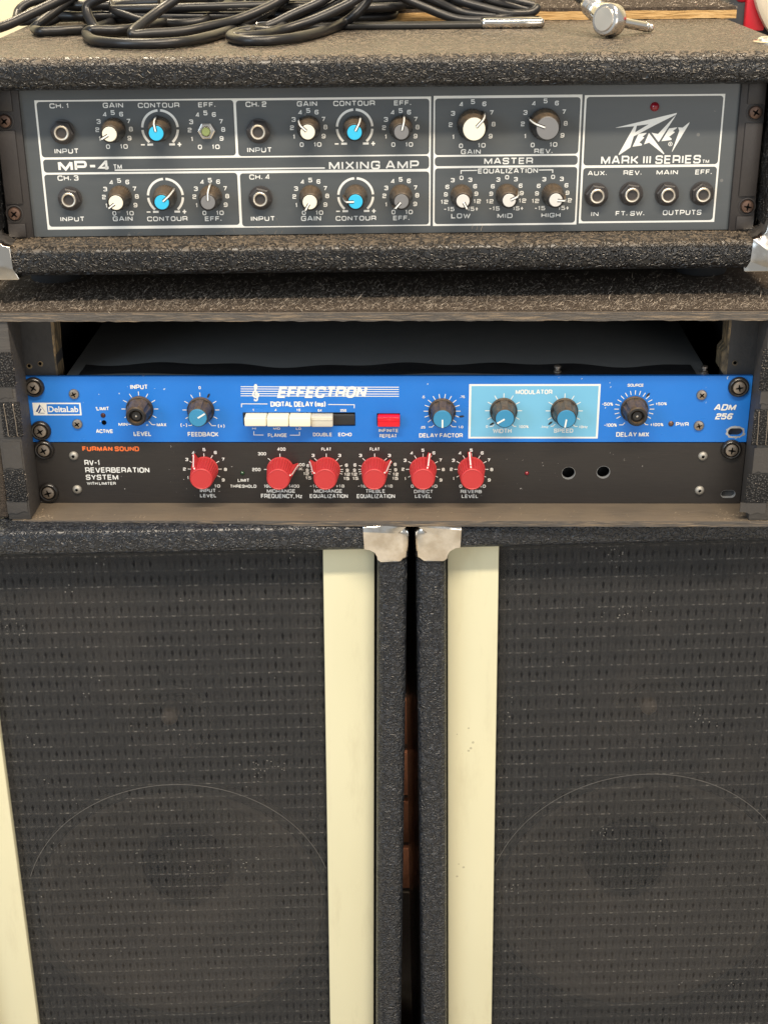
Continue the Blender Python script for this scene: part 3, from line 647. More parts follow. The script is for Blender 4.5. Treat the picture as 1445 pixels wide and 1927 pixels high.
GW = {'(': 0.22, ')': 0.22, '%': 0.9, 's': 0.5, 'm': 0.85, 'I': 0.0, '.': 0.0, ',': 0.0, '1': 0.35, '-': 0.45, '+': 0.6, 'M': 1.05, 'W': 1.25, 'z': 0.55, '0': 0.78, '2': 0.74, '3': 0.74, '4': 0.78, '5': 0.74, '6': 0.74,
      '7': 0.72, '8': 0.76, '9': 0.74, 'L': 0.70, 'E': 0.74, 'F': 0.72, 'T': 0.82, 'S': 0.80, 'A': 0.95, 'V': 0.92}
def stroke_text(mb, txt, b, y, sw=0.17, gap=0.24, shear=0.0):
    """squarish extended capitals drawn with one pen width and fitted into box b"""
    x0, z0, x1, z1 = b; h = z1 - z0; w = sw * h; adv = []; x = 0
    for ch in txt:
        if ch == ' ': x += 0.42; continue
        gw = GW.get(ch, 0.86); adv.append((ch, x, gw)); x += gw + sw + gap
    tot = x - gap
    kx = (x1 - x0 - shear * h) / max(tot, 1e-6); dy = 0
    if kx > 1.5 * h: x0 += (kx - 1.5 * h) * tot / 2; kx = 1.5 * h
    for ch, gx, gw in adv:
        for part in GL[ch].split('|'):
            closed = part.startswith('*'); part = part.lstrip('*'); raw = []
            for p in part.split():
                rd = p.endswith('r'); a, c = p.rstrip('r').split(',')
                raw.append((x0 + (gx + sw / 2 + float(a) * gw) * kx + shear * h * float(c), z0 + (sw / 2 + float(c) * (1 - sw)) * h, rd))
            pts = []; n = len(raw)
            for i, (px, pz, rd) in enumerate(raw):
                if rd and (closed or 0 < i < n - 1):
                    q = Vector((px, pz)); a = Vector(raw[i - 1][:2]) - q; c = Vector(raw[(i + 1) % n][:2]) - q
                    r = min(0.27 * h, a.length * 0.48, c.length * 0.48); a.normalize(); c.normalize()
                    for k in range(5):
                        t = k / 4; s = q + a * r * (1 - t) ** 2 + c * r * t * t; pts.append((s.x, s.y))
                else: pts.append((px, pz))
            mb.ribbon(pts, w, y - dy, closed); dy += 0.012
            if dy > 0.05: dy = 0
    return mb

TEXT_QUEUE = []
def font_text(name, txt, b, y, mat, parent, z0, bold=0.0, shear=0.0):
    cu = bpy.data.curves.new(name, 'FONT'); cu.body = txt; cu.offset = bold; cu.shear = shear; cu.size = 1.0
    cu.resolution_u = 4
    o = bpy.data.objects.new(name + '_tmp', cu); COL.objects.link(o)
    TEXT_QUEUE.append((o, name, b, y, mat, parent, z0))
def flush_text():
    bpy.context.view_layer.update(); dg = bpy.context.evaluated_depsgraph_get()
    for o, name, b, y, mat, parent, z0 in TEXT_QUEUE:
        me = bpy.data.meshes.new_from_object(o.evaluated_get(dg))
        xs = [q.co.x for q in me.vertices]; ys = [q.co.y for q in me.vertices]
        ax, bx, ay, by = min(xs), max(xs), min(ys), max(ys)
        for q in me.vertices:
            q.co = ((b[0] + (q.co.x - ax) / (bx - ax) * (b[2] - b[0])) * MM, y * MM, (b[1] + (q.co.y - ay) / (by - ay) * (b[3] - b[1]) - z0) * MM)
        me.materials.clear(); me.name = name
        link(name, me, mat, parent)
        cu = o.data; bpy.data.objects.remove(o); bpy.data.curves.remove(cu)
    TEXT_QUEUE.clear()

def copy_part(proto, parent, loc, rot=None):
    c = proto.copy(); COL.objects.link(c); c.parent = parent; c.location = loc
    if rot is not None: c.rotation_euler = rot
    for ch in proto.children:
        d = ch.copy(); COL.objects.link(d); d.parent = c
    return c
class Proto:
    """first use places the part itself, later uses place copies with their sub-parts"""
    def __init__(s, obj): s.o = obj; s.used = False
    def put(s, parent, loc, rot=None):
        if not s.used:
            s.used = True; o = s.o; o.parent = parent; o.location = loc
            if rot is not None: o.rotation_euler = rot
            return o
        return copy_part(s.o, parent, loc, rot)

def fibres(name, mat, parent, n, place, z0=0, length=(3, 9), width=0.16, lift=0.5, curl=1.4):
    """loose curved threads; place() gives a root point in mm"""
    mb = MB()
    for _ in range(n):
        p = Vector(place()); a = random.uniform(0, 2 * math.pi); L = random.uniform(*length) * random.uniform(0.5, 1)
        el = random.uniform(0.05, lift); w = width * random.uniform(0.6, 1.3); segs = 4; L_, R_ = [], []
        da = random.uniform(-curl, curl); de = random.uniform(-1.2, 0.1) * lift
        for k in range(segs + 1):
            d = Vector((math.cos(a) * math.cos(el), math.sin(a) * math.cos(el), math.sin(el)))
            side = Vector((-math.sin(a), math.cos(a), 0.6)).normalized() * w * (1 - 0.5 * k / segs)
            L_.append(p + side); R_.append(p - side)
            p = p + d * L / segs; a += da / segs * 2; el += de / segs * 2
        m = segs + 1
        mb.add(L_ + R_, [(i, i + m, i + m + 1, i + 1) for i in range(segs)])
    o = mb.build(name, mat, parent, 0, z0); o['kind'] = 'stuff'; return o

def phillips(mb, c, r, h, dome, slot=True, y=0):
    """pan head pointing at -y with a recessed cross"""
    x, z = c
    mb.lathe([(r, 0), (r, h * 0.5), (r * 0.93, h * 0.8), (r * 0.72, h)], 24, (x, y, z))
def cross_recess(x, z, y, r, ang):
    mb = MB()
    for k in range(2):
        a = R(ang + 90 * k); d = (math.cos(a), math.sin(a)); n = (-d[1], d[0]); w = r * 0.17; L = r * 0.58
        mb.flat([(x + d[0] * L * s + n[0] * w * t * q, z + d[1] * L * s + n[1] * w * t * q) for s, t, q in ((-1, -1, .4), (0, -1, 1), (1, -1, .4), (1, 1, .4), (0, 1, 1), (-1, 1, .4))], y - 0.03 * k)
    return mb

# ================================================================== setting
o = MB().box(-4000, 4000, -3000, 4000, -60, 0).build('floor', 'floor_boards', None, 0); o['kind'] = 'structure'
o = MB().box(-4000, 4000, 2600, 2700, 1, 3000).build('wall', 'wall_paint', None, 0); o['kind'] = 'structure'

# low brick wall seen through the slit between the cabinets
mat = tag(MB().rbox(-480, 520, 780, 1470, 0.5, 4, 1, 1).build('shade_mat', 'mat_shade'), 'dark mat added under the two speaker cabinets to give shaded floor in the slit', 'mat')  # added dark sheet in place of shaded floor seen through the slit
bw = thing('brick_wall', 'low pinkish clay brick wall glimpsed through the slit between the speaker cabinets', 'brick wall', (0, 1.47, 0.004))
MB().box(-420, 420, 8, 90, 0, 292).build('mortar_bed', 'mortar', bw, 0)
bm_brick = MB().rbox(-105, 105, 0, 100, 0, 63, 2, 2).mesh('brick')
for course in range(4):
    for kx in range(4):
        x = -330 + kx * 220 + (110 if course % 2 else 0) - 55
        link('brick', bm_brick, 'brick_clay', bw, (x * MM, random.uniform(-2, 2) * MM, (6 + course * 73) * MM))

tag(MB().rbox(-420, 420, 1480, 1500, 297, 1000, 3, 2).build('slit_shade_board', 'void_black'), 'matt black board added on the low brick wall to darken the slit behind the cabinets', 'board')  # added black sheet standing in for shade above the bricks

# ================================================================== speaker cabinets
def cabinet(label, side, org, rot):
    H = 798.0
    Rm = Matrix.Rotation(rot[2], 3, 'Z') @ Matrix.Rotation(rot[1], 3, 'Y') @ Matrix.Rotation(rot[0], 3, 'X')
    base = Vector(org) * MM + Vector((0, 0, 0.0022)) + Rm @ Vector((0, 0, -H * MM)) + Vector((0, 0, CAMZ))
    t = thing('speaker_cabinet', label, 'speaker cabinet', base, rot, 'speaker cabinets under the rack')
    s = side                                   # -1: body extends to -x from the inner edge, +1: to +x
    def X(a, b): return (min(s * a, s * b), max(s * a, s * b))
    z0 = -H; TOP = 1.6; LIP = -18.3
    MB().rbox(*X(0.6, 348.4), 124, 430, z0 + 1, TOP - 14, 5, 3).build('body', 'cabinet_vinyl', t, z0=z0)
    MB().rbox(*X(0, 349), 0, 126, LIP, TOP, 6.5, 4).build('top_rail', 'cabinet_vinyl', t, z0=z0)
    MB().rbox(*X(0, 349), 0, 126, z0, z0 + 20, 6.5, 4).build('bottom_rail', 'cabinet_vinyl', t, z0=z0)
    MB().rbox(*X(0, 20.2), 0.3, 125.5, z0 + 14, LIP + 6, 6.2, 4).build('side_rail', 'cabinet_vinyl', t, z0=z0)
    MB().rbox(*X(328.8, 349), 0.3, 125.5, z0 + 14, LIP + 6, 6.2, 4).build('side_rail', 'cabinet_vinyl', t, z0=z0)
    xa, xb = X(19, 330); SX = s * 172; SZ = -340
    MB().prism([(xa, z0 + 16), (xb, z0 + 16), (xb, LIP + 4), (xa, LIP + 4)], 27, 40, [circle(SX, SZ, 112, 48), circle(SX, -168, 27, 32)]).build('baffle', 'baffle_board', t, 0, z0)
    MB().box(xa + 2, xb - 2, 120, 122, z0 + 18, LIP).build('inner_back', 'void_black', t, 0, z0)
    sp = MB().lathe([(119, -3), (120, 1.5), (117, 2.6), (112, 2.4), (110.5, 1.0)], 72, (SX, 26, SZ), cap=False).build('loudspeaker', 'speaker_metal', t, z0=z0)
    MB().lathe([(111, 0.5), (108, 1.6), (103, 0.2), (100, -2), (34, -52)], 72, (SX, 26, SZ), cap=False).build('cone', 'speaker_paper', sp, z0=z0)
    MB().lathe([(36, -50), (30, -42), (16, -36), (0.1, -34)], 40, (SX, 26, SZ), cap=False).build('dust_cap', 'void_black', sp, z0=z0)
    tw = MB().lathe([(31, 0), (30, 2), (26, 1.5), (12, -18), (0.1, -19)], 40, (SX, 26.8, -168), cap=False).build('tweeter', 'tweeter_dark', t, z0=z0)
    MB().lathe([(7, -18), (6, -4), (3, -1), (0.1, -0.4)], 20, (SX, 26.8, -168), cap=False).build('bullet', 'tweeter_tip', tw, z0=z0)
    ga, gb = X(57.5, 292.5)
    MB().rect((ga, z0 + 18, gb, LIP + 3), 22).build('grille_cloth', 'grille_cloth', t, 0, z0)
    MB().rbox(*X(21.8, 57.4), 16, 24, z0 + 18, LIP + 3, 0.9, 2).build('trim_strip', 'cream_strip', t, z0=z0)
    MB().rbox(*X(292.6, 328), 16, 24, z0 + 18, LIP + 3, 0.9, 2).build('trim_strip', 'cream_strip', t, z0=z0)
    MB().tube([(SX + 119 * math.cos(R(a)), 22.05, SZ + 119 * math.sin(R(a))) for a in range(18, 163, 3)], 0.24, 6).build('cloth_crease', 'cloth_crease', t, z0=z0)
    # nickel corner, front outline with a hollow inner curve
    out = [(-1.2, TOP - 6), (-1.2, -23), (0.4, -24.9), (18.3, -25.2), (20.6, -23.4), (20.9, -21), (22.5, -18), (26, -15.9), (29.5, -15.3), (30.3, TOP - 4), (29.9, TOP + 1.0), (5.8, TOP + 1.2), (1.6, TOP - 0.8)]
    out = [(s * a, b) for a, b in out]
    m = MB().prism(out, -1.3, 26)
    bm = bmesh.new(); me = m.mesh('corner_protector', 0, z0); bm.from_mesh(me)
    ed = [e for e in bm.edges if all(abs(q.co.y * 1000 + 1.3) < 0.01 for q in e.verts) and len(e.link_faces) == 2 and e.calc_face_angle(0) > 1]
    outer = [e for e in ed if all((s * q.co.x * 1000 < 3 or q.co.z * 1000 + z0 > TOP - 3) for q in e.verts)]
    bmesh.ops.bevel(bm, geom=outer, offset=0.0062, segments=5, profile=0.5, affect='EDGES')
    bm.to_mesh(me); bm.free(); smooth_by_angle(me, 45)
    link('corner_protector', me, 'corner_chrome', t)
    return t
cabinet('tall black vinyl speaker cabinet standing under the screwed-down end of the red-knob rack unit', -1, (16.14, 866, -402.5), (0.0196, 0.0115, 0.044))
cabinet('tall black vinyl speaker cabinet standing under the rack unit end with two empty round holes', 1, (21.53, 866, -402.5), (0.0127, -0.0125, 0.012))

# ================================================================== rack case
ZR = -399.2
rack = thing('rack_case', 'open plywood rack case with grey carpeted top holding a blue and a black unit', 'rack case', (2.05 * MM, 894.13 * MM, CAMZ + ZR * MM), (0, 0, -0.0238))
FY = -29
MB().rbox(-252, 256, FY, 262, ZR, -394.9, 0.7, 2).build('bottom_board', 'painted_ply', rack, z0=ZR)
MB().box(-251.6, 255.6, FY - 0.35, FY + 1.2, ZR + 0.3, -395.4).build('bottom_edge', 'chipped_edge', rack, 0, ZR)
MB().rbox(-262, 262, FY, 262, -256.2, -250.9, 0.6, 2).build('top_board', 'painted_ply', rack, z0=ZR)
# front edge of the lid: ragged lower line
pts = [(-262 + i * 4, -251.6 + random.uniform(-0.35, 0.35)) for i in range(132)]
low = [(262 - i * 4, -256.4 + random.uniform(-0.45, 0.25)) for i in range(132)]
MB().prism(low[::-1] + pts[::-1], FY - 0.5, FY + 1).build('top_edge', 'chipped_edge', rack, 0, ZR)
carpet = MB().box(-262, 262, FY + 0.6, 262, -251.0, -250.0).build('carpet', 'carpet', rack, 0, ZR)
fibres('carpet_pile', 'carpet_fibre', carpet, 17000, lambda: (random.uniform(-262, 262), FY + 1 + random.betavariate(1.0, 2.2) * 100, -250.1), ZR, (2.0, 8), 0.085, 0.8, 4.0)
for sx in (-1, 1):
    xi = 238.9 if sx < 0 else 241.2                              # inner faces of the side boards
    a, b = sorted((sx * xi, sx * (xi + 15)))
    MB().rbox(a, b, FY + 0.8, -1.2, -394.8, -256.4, 0.9, 2).build('side_board', 'painted_ply', rack, z0=ZR)
    a, b = sorted((sx * (xi + 4), sx * (xi + 15)))
    MB().rbox(a, b, -1.1, 260, -394.8, -256.4, 0.9, 2).build('side_board', 'black_paint', rack, z0=ZR)  # rear of the side board coloured black to keep the interior dark
    a, b = sorted((sx * (xi + 15.2), sx * (xi + 24)))
    MB().rbox(a, b, FY + 2, 258, -394, -256.6, 1.2, 2).build('outer_skin', 'carpet', rack, z0=ZR)
    # mounting rail with its rough sawn inner edge
    ri = 218.6 if sx < 0 else 223.5; a, b = sorted((sx * ri, sx * (xi + (3.6 if sx < 0 else 3.2))))
    rail = MB().box(a, b, 3.2, 21, -394.7, -256.5).build('mounting_rail', 'rail_wood', rack, 0, ZR)
    ptsr = []
    for i in range(36):
        zz = -394.6 + i * 138 / 35; ptsr.append((ri + 0.2 - (0.35 + 0.35 * math.sin(zz * 0.09)) - random.uniform(0, 0.25) - (3.0 if zz < -288 and sx > 0 and zz > -302 else 0), zz))
    poly = [(sx * p[0], p[1]) for p in ptsr] + [(sx * (ri + 1.2), -256.6), (sx * (ri + 1.2), -394.6)]
    MB().prism(poly, 3.0, 20.6).build('sawn_edge', 'rail_edge', rail, 0, ZR)
    for hx, hz in ((sx * 229.5, -295.2), (sx * 237.0, -296.8)):
        if sx > 0 and hx > 230: continue
        MB().lathe([(1.9, 0), (1.9, 0.12), (1.1, 0.16)], 14, (hx, 3.1, hz)).build('bore_hole', 'rail_edge', rail, 30, ZR)
        MB().lathe([(1.15, 0), (1.15, 0.2)], 12, (hx - 0.2, 3.1, hz + 0.3)).build('bore_hole', 'void_black', rail, 0, ZR)
MB().box(-253, 257, 262.5, 268, -398, -252).build('back_blocker', 'black_paint', rack, 0, ZR)  # added to close the open back and block light from the interior
for i, b in enumerate(PATCHES):
    o = MB().rbox(b[0], b[2], FY - 0.7, FY + 1.4, b[1], b[3], 0.6, 2).build('hook_tape', 'hook_tape', rack, z0=ZR)
    def edge_pt(b=b):
        e = random.random()
        if e < 0.6: return (random.uniform(b[0], b[2]), FY - 0.8, random.uniform(b[1], b[3]))
        return (random.choice((b[0], b[2])), FY - 0.5, random.uniform(b[1], b[3]))
    fibres('frayed_thread', 'carpet_fibre', o, 90, edge_pt, ZR, (0.8, 2.6), 0.09, 1.2, 3)
    if i in (1, 4):
        for q in (0.22, 0.68):
            x = b[0] + (b[2] - b[0]) * q
            MB().tube([(x, FY - 0.4, b[3] - 1), (x - 0.1, FY - 1.1, b[3] - 1.6), (x + 0.5, FY - 1.2, (b[1] + b[3]) / 2 - 2), (x + 0.6, FY - 1.1, b[1] + 1.0), (x + 1.4, FY - 0.6, b[1] + 0.6)], 0.28, 6).build('staple', 'screw_steel', o, z0=ZR)
for b in PEEL:
    n = 7; po = [(b[0] + (b[2] - b[0]) * i / n, b[3] + random.uniform(-0.6, 0.4)) for i in range(n + 1)] + [(b[2] - (b[2] - b[0]) * i / n, b[1] + random.uniform(-0.5, 1.6)) for i in range(n + 1)]
    MB().prism(po[::-1], FY + 0.25, FY + 1.5).build('glue_patch', 'glue_residue', rack, 0, ZR)
fibres('lint', 'dust_fibre', rack, 380, lambda: (random.choice((random.uniform(-250, 250), random.uniform(-250, -225), random.uniform(215, 250))), FY + 0.5 + random.betavariate(1, 2.5) * 26, -394.8), ZR, (0.8, 3.2), 0.10, 0.6, 3)

# ------------------------------------------------------------------ shared small parts
def bolt_proto():
    w = MB().lathe([(7.0, 0), (7.0, 0.8), (6.6, 2.0), (5.7, 2.6), (5.0, 2.4), (4.7, 1.4), (4.5, 1.0)], 36).build('rack_bolt', 'washer_black')
    MB().lathe([(4.25, 0.8), (4.25, 2.2), (3.9, 2.75), (2.4, 3.15), (0.01, 3.25)], 26).build('screw_head', 'screw_steel', w)
    cross_recess(0, 0, -3.32, 4.3, 38).build('cross_slot', 'void_black', w, 0)
    return Proto(w)
BOLT = bolt_proto()
def screw_proto(name, mat, r, h, ang):
    w = MB().lathe([(r, 0), (r, h * 0.35), (r * 0.88, h * 0.75), (r * 0.55, h), (0.01, h * 1.04)], 26).build(name, mat)
    cross_recess(0, 0, -h * 1.08, r, ang).build('cross_slot', 'void_black', w, 0)
    return Proto(w)
SMALL = screw_proto('panel_screw', 'screw_steel', 3.5, 1.7, 20)
def rivet_proto():
    w = MB().lathe([(3.2, 0), (3.1, 0.7), (2.4, 1.6), (1.2, 2.0), (0.9, 1.4), (0.01, 1.3)], 22).build('panel_screw', 'rivet_grey')
    MB().lathe([(0.95, 0), (0.95, 0.1)], 14, (0.2, -1.75, -0.2)).build('socket', 'void_black', w, 0)
    return Proto(w)
RIVET = rivet_proto()
def at(p, y, z0): return (p[0] * MM, y * MM, (p[1] - z0) * MM)

# ================================================================== blue delay unit
ZD = -349.6
TD = -303.0
dly = thing('delay_unit', 'bright blue rack delay unit with ivory push buttons and teal capped knobs', 'rack unit', (2.05 * MM, 894.13 * MM, CAMZ + ZD * MM), (0, 0, -0.0238))
holes = [[(DLY_BUTTONS['slot'][i], DLY_BUTTONS['slot'][j]) for i, j in ((0, 1), (2, 1), (2, 3), (0, 3))],
         [(DLY_BUTTONS['red'][i], DLY_BUTTONS['red'][j]) for i, j in ((0, 1), (2, 1), (2, 3), (0, 3))],
         rrect(DLY_SLOT[0] - 5, DLY_SLOT[1] - 2.9, DLY_SLOT[0] + 5, DLY_SLOT[1] + 2.9, 2.85)]
bp = MB().prism([(-241.3, ZD), (241.3, ZD), (241.3, TD), (-241.3, TD)], 0, 3, holes).build('front_panel', 'blue_panel', dly, 0, ZD)
ch = MB().rbox(-214, 214, 3.05, 236, ZD + 2, TD - 0.8, 0.8, 2).build('chassis', 'chassis_black', dly, z0=ZD)
for x, y in ((114, 10), (214 - 3, 9)):
    MB().lathe([(2.6, 0), (2.6, 1.2), (1.6, 1.8), (1.6, 3.2), (2.3, 3.4), (2.3, 4.6), (1.2, 5.2)], 16, (x, y, TD - 0.8), (0, 0, 1)).build('lid_screw', 'screw_steel', ch, z0=ZD)
# wrinkled tape strip along the front of the lid
tv, tf = [], []
for i in range(90):
    for j in range(8):
        x = -205 + i * 410 / 89; y = 4 + j * 3.2 + (2.5 * math.sin(x * 0.11) + 2 * math.sin(x * 0.053 + 2)) * (j / 7)
        tv.append((x, y + 3 * math.sin(x * 0.03), TD - 0.55 + max(0, 0.9 * math.sin(x * 0.045 + j * 0.9) * math.sin(x * 0.017 + 1) * (1 - j / 8))))
for i in range(89):
    for j in range(7): tf.append((i * 8 + j, (i + 1) * 8 + j, (i + 1) * 8 + j + 1, i * 8 + j + 1))
MB().add(tv, tf).build('tape_strip', 'black_paint', ch, 60, ZD)
MB().rect(DLY_MOD[0], -0.06).build('printed_frame', 'print_white', bp, 0, ZD)
MB().rect(DLY_MOD[1], -0.12).build('modulator_field', 'modulator_blue', bp, 0, ZD)
MB().rect(DLY_BADGE[0], -0.06).build('printed_badge', 'print_white', bp, 0, ZD)
MB().rect(DLY_BADGE[1], -0.12).build('badge_field', 'blue_panel', bp, 0, ZD)
font_text('lettering', 'DeltaLab', DLY_BADGE[2], -0.2, 'print_white', bp, ZD, 0.022)
mk = MB()
for i, q in enumerate(DLY_MARK): mk.flat(q, -0.14 - i * 0.01)
mk.build('printed_mark', 'print_dark_blue', bp, 0, ZD)
for t_, *b in DLY_TEXT: stroke_text(MB(), t_, b, -0.2, 0.21, 0.20).build('lettering', 'print_white', bp, 0, ZD)
for t_, *b in DLY_ITALIC: stroke_text(MB(), t_, b, -0.26, 0.225, 0.17, 0.2).build('lettering', 'print_white', bp, 0, ZD)
st = MB()
for x0, za, x1, zb in DLY_STAFF: st.ribbon([(x0, za), (x1, zb)], 0.55, -0.06)
st.build('printed_staff', 'modulator_blue', bp, 0, ZD).data.materials[0] = MATS['print_white']
cb = DLY_CLEF; cw, chh = cb[2] - cb[0], cb[3] - cb[1]
clef = [(0.52, 0.10), (0.30, 0.03), (0.20, 0.13), (0.42, 0.20), (0.66, 0.14), (0.72, 0.05), (0.60, 0.30), (0.42, 0.80), (0.48, 0.97), (0.66, 0.98), (0.72, 0.86), (0.58, 0.70), (0.26, 0.56), (0.08, 0.40), (0.26, 0.26), (0.66, 0.24), (0.92, 0.34), (0.82, 0.46), (0.56, 0.48), (0.42, 0.40), (0.52, 0.33)]
clef = [(0.34, 0.10), (0.24, 0.06), (0.36, 0.01), (0.62, 0.03), (0.70, 0.14), (0.62, 0.40), (0.44, 0.72), (0.40, 0.88), (0.52, 0.99), (0.68, 0.92), (0.66, 0.78), (0.40, 0.62), (0.12, 0.46), (0.10, 0.32), (0.34, 0.23), (0.72, 0.23), (0.92, 0.33), (0.84, 0.46), (0.58, 0.48), (0.44, 0.40), (0.52, 0.32)]
cp = [(p.x, p.y) for p in catmull([(cb[0] + a * cw, cb[1] + c * chh, 0) for a, c in clef], 5)]
cm = MB()
for i in range(len(cp) - 1): cm.ribbon([cp[i], cp[i + 1]], 1.15, -0.10 - 0.004 * i)
cm.build('printed_clef', 'print_white', bp, 0, ZD)
ln = MB()
for i, q in enumerate(DLY_LINES): ln.ribbon(q, 0.55, -0.16)
ln.build('printed_lines', 'print_white', bp, 0, ZD)
TK = [(range(-30, 211, 30), 9.6, 12.4), (range(-30, 211, 30), 9.6, 12.4), (range(-40, 221, 20), 9.2, 12.3), (range(-30, 211, 30), 9.2, 12.3), (range(-30, 211, 30), 9.2, 12.3), (range(-30, 211, 15), 10.2, 13.2)]
for (kd, x, z, a), (angs, r0, r1) in zip(DLY_KNOBS, TK):
    m = MB()
    for g in angs: m.ribbon([(x + r0 * math.cos(R(g)), z + r0 * math.sin(R(g))), (x + r1 * math.cos(R(g)), z + r1 * math.sin(R(g)))], 0.55, -0.16)
    m.build('dial_marks', 'print_white', bp, 0, ZD)
for x, z, a in DLY_PEN:
    d = (math.cos(R(a)), math.sin(R(a))); n = (-d[1], d[0])
    MB().flat([(x + d[0] * u + n[0] * w, z + d[1] * u + n[1] * w) for u, w in ((-1.9, 0), (-1, -.6), (.6, -.75), (1.8, -.3), (1.9, .2), (.8, .7), (-.8, .55))], -0.22).build('pen_mark', 'print_dark_blue', bp, 0, ZD).data.materials[0] = MATS['black_paint']
# scraped metal round the empty slot
sc = [(DLY_SLOT[0] + (6.6 + random.uniform(-0.8, 0.6)) * math.cos(2 * math.pi * i / 30), DLY_SLOT[1] + (4.4 + random.uniform(-0.5, 0.5)) * math.sin(2 * math.pi * i / 30)) for i in range(30)]
MB().flat(sc, -0.05, [rrect(DLY_SLOT[0] - 4.9, DLY_SLOT[1] - 2.8, DLY_SLOT[0] + 4.9, DLY_SLOT[1] + 2.8, 2.7)]).build('scraped_patch', 'bare_aluminium', bp, 0, ZD)
# push buttons
for b, mat, y in zip(DLY_BUTTONS['b'], ('button_ivory',) * 3 + ('button_grey', 'black_paint', 'button_red'), (9, 9, 9, 6, 1, 6)):
    bt = MB().rbox(b[0], b[2], -y, 12, b[1], b[3], 0.7, 3).build('push_button', mat, dly, z0=ZD)
    if y == 6: MB().rbox(b[0] + 0.3, b[2] - 0.3, -y - 0.35, -y + 1, b[3] - 2.6, b[3] - 1.5, 0.15, 1).build('ridge', mat, bt, z0=ZD)
# knobs
def delay_knob(capped):
    prof = [(9.2, 0), (9.2, 1.6), (8.6, 2.4), (8.2, 2.6), (6.9, 13.2), (6.5, 14.4), (6.1, 14.9)]
    n = 72; mb = MB(); vs = []
    mb.lathe(prof[:3] + [(8.0, 2.5)], 48, cap=False)
    fl = MB(); rows = [(8.3, 2.4), (7.0, 13.4), (6.6, 14.6)] + ([(5.9, 15.0)] if capped else [(5.9, 15.4), (4.6, 15.4), (4.4, 11.5)])
    fv, ff = [], []
    for j, (r, h) in enumerate(rows):
        for i in range(n):
            a = 2 * math.pi * i / n; rr = r
            if j < 2 and (i % 12) in (4, 5, 6, 7): rr = r - 0.75 * (1 if j else 0.6)
            fv.append((rr * math.cos(a), -h, rr * math.sin(a)))
    for j in range(len(rows) - 1):
        for i in range(n):
            q = (i + 1) % n; ff.append((j * n + i, (j + 1) * n + i, (j + 1) * n + q, j * n + q))
    ff.append(tuple(range((len(rows) - 1) * n, len(rows) * n)))
    mb.add(fv, ff)
    k = mb.build('knob', 'knob_black')
    if capped:
        MB().lathe([(6.05, 14.6), (6.05, 15.5), (5.7, 15.9), (0.01, 15.95)], 40).build('cap', 'cap_teal', k)
        MB().box(0.2, 5.8, -16.25, -15.8, -0.5, 0.5).build('pointer', 'print_white', k, 0)
    else:
        MB().lathe([(3.2, 11.2), (3.2, 13.2), (2.9, 13.6), (0.8, 13.6)], 26).build('collet', 'knob_black', k)
        MB().lathe([(0.7, 13.2), (0.7, 13.9), (0.01, 14.0)], 12).build('shaft_tip', 'nickel', k)
    return Proto(k)
KB, KP = delay_knob(True), delay_knob(False)
for kd, x, z, a in DLY_KNOBS: (KB if kd == 'blue' else KP).put(dly, at((x, z), -0.1, ZD), (0, -R(a), 0))
for (x, z), mat, r in zip(DLY_LED, ('led_dark', 'void_black', 'screw_brown'), (1.45, 1.4, 1.6)):
    MB().lathe([(r + 0.3, 0), (r, 0.5), (r * 0.6, 0.9), (0.01, 1.0)], 18).build('indicator_light', mat, dly, loc=at((x, z), 0, ZD))
for p in DLY_SCREWS: SMALL.put(dly, at(p, 0, ZD), (0, random.uniform(0, 3), 0))
for p in DLY_BOLTS: BOLT.put(dly, at((p[0], p[1]), -0.02, ZD), (0, random.uniform(0, 3), 0))

# ================================================================== black reverb unit
ZV = -394.7
TV = -350.2
rvb = thing('reverb_unit', 'black rack reverb unit with six large red knobs and two empty holes', 'rack unit', (2.05 * MM, 894.13 * MM, CAMZ + ZV * MM), (0, 0, -0.0238))
holes = [circle(x, z, 4.6) for x, z in RVB_HOLES] + [rrect(RVB_SLOT[0] - 5, RVB_SLOT[1] - 2.9, RVB_SLOT[0] + 5, RVB_SLOT[1] + 2.9, 2.85)]
rp = MB().prism(rrect(-241.2, ZV, 241.2, TV, 2.2, 4), 0, 3.1, holes).build('front_panel', 'black_anodised', rvb, 0, ZV)
for h in holes[:2] + holes[2:]:
    inner = h; MB().prism([(p[0], p[1]) for p in (rrect(RVB_SLOT[0] - 5.04, RVB_SLOT[1] - 2.94, RVB_SLOT[0] + 5.04, RVB_SLOT[1] + 2.94, 2.86) if h is holes[2] else circle(sum(q[0] for q in h) / len(h), sum(q[1] for q in h) / len(h), 4.63))], 0.15, 3.0,
                   [[(p[0], p[1]) for p in (rrect(RVB_SLOT[0] - 4.8, RVB_SLOT[1] - 2.7, RVB_SLOT[0] + 4.8, RVB_SLOT[1] + 2.7, 2.65) if h is holes[2] else circle(sum(q[0] for q in h) / len(h), sum(q[1] for q in h) / len(h), 4.42))]]).build('hole_rim', 'bare_aluminium', rp, 40, ZV)
MB().rbox(-212, 212, 12, 160, ZV + 1.0, TV - 1.2, 0.8, 2).build('chassis', 'black_paint', rvb, z0=ZV)
for t_, *b in RVB_TEXT:
    stroke_text(MB(), t_, b, -0.12, 0.18).build('lettering', 'print_white', rp, 0, ZV)
stroke_text(MB(), 'FURMAN SOUND', RVB_BRAND, -0.12, 0.25, 0.22).build('lettering', 'print_orange', rp, 0, ZV)
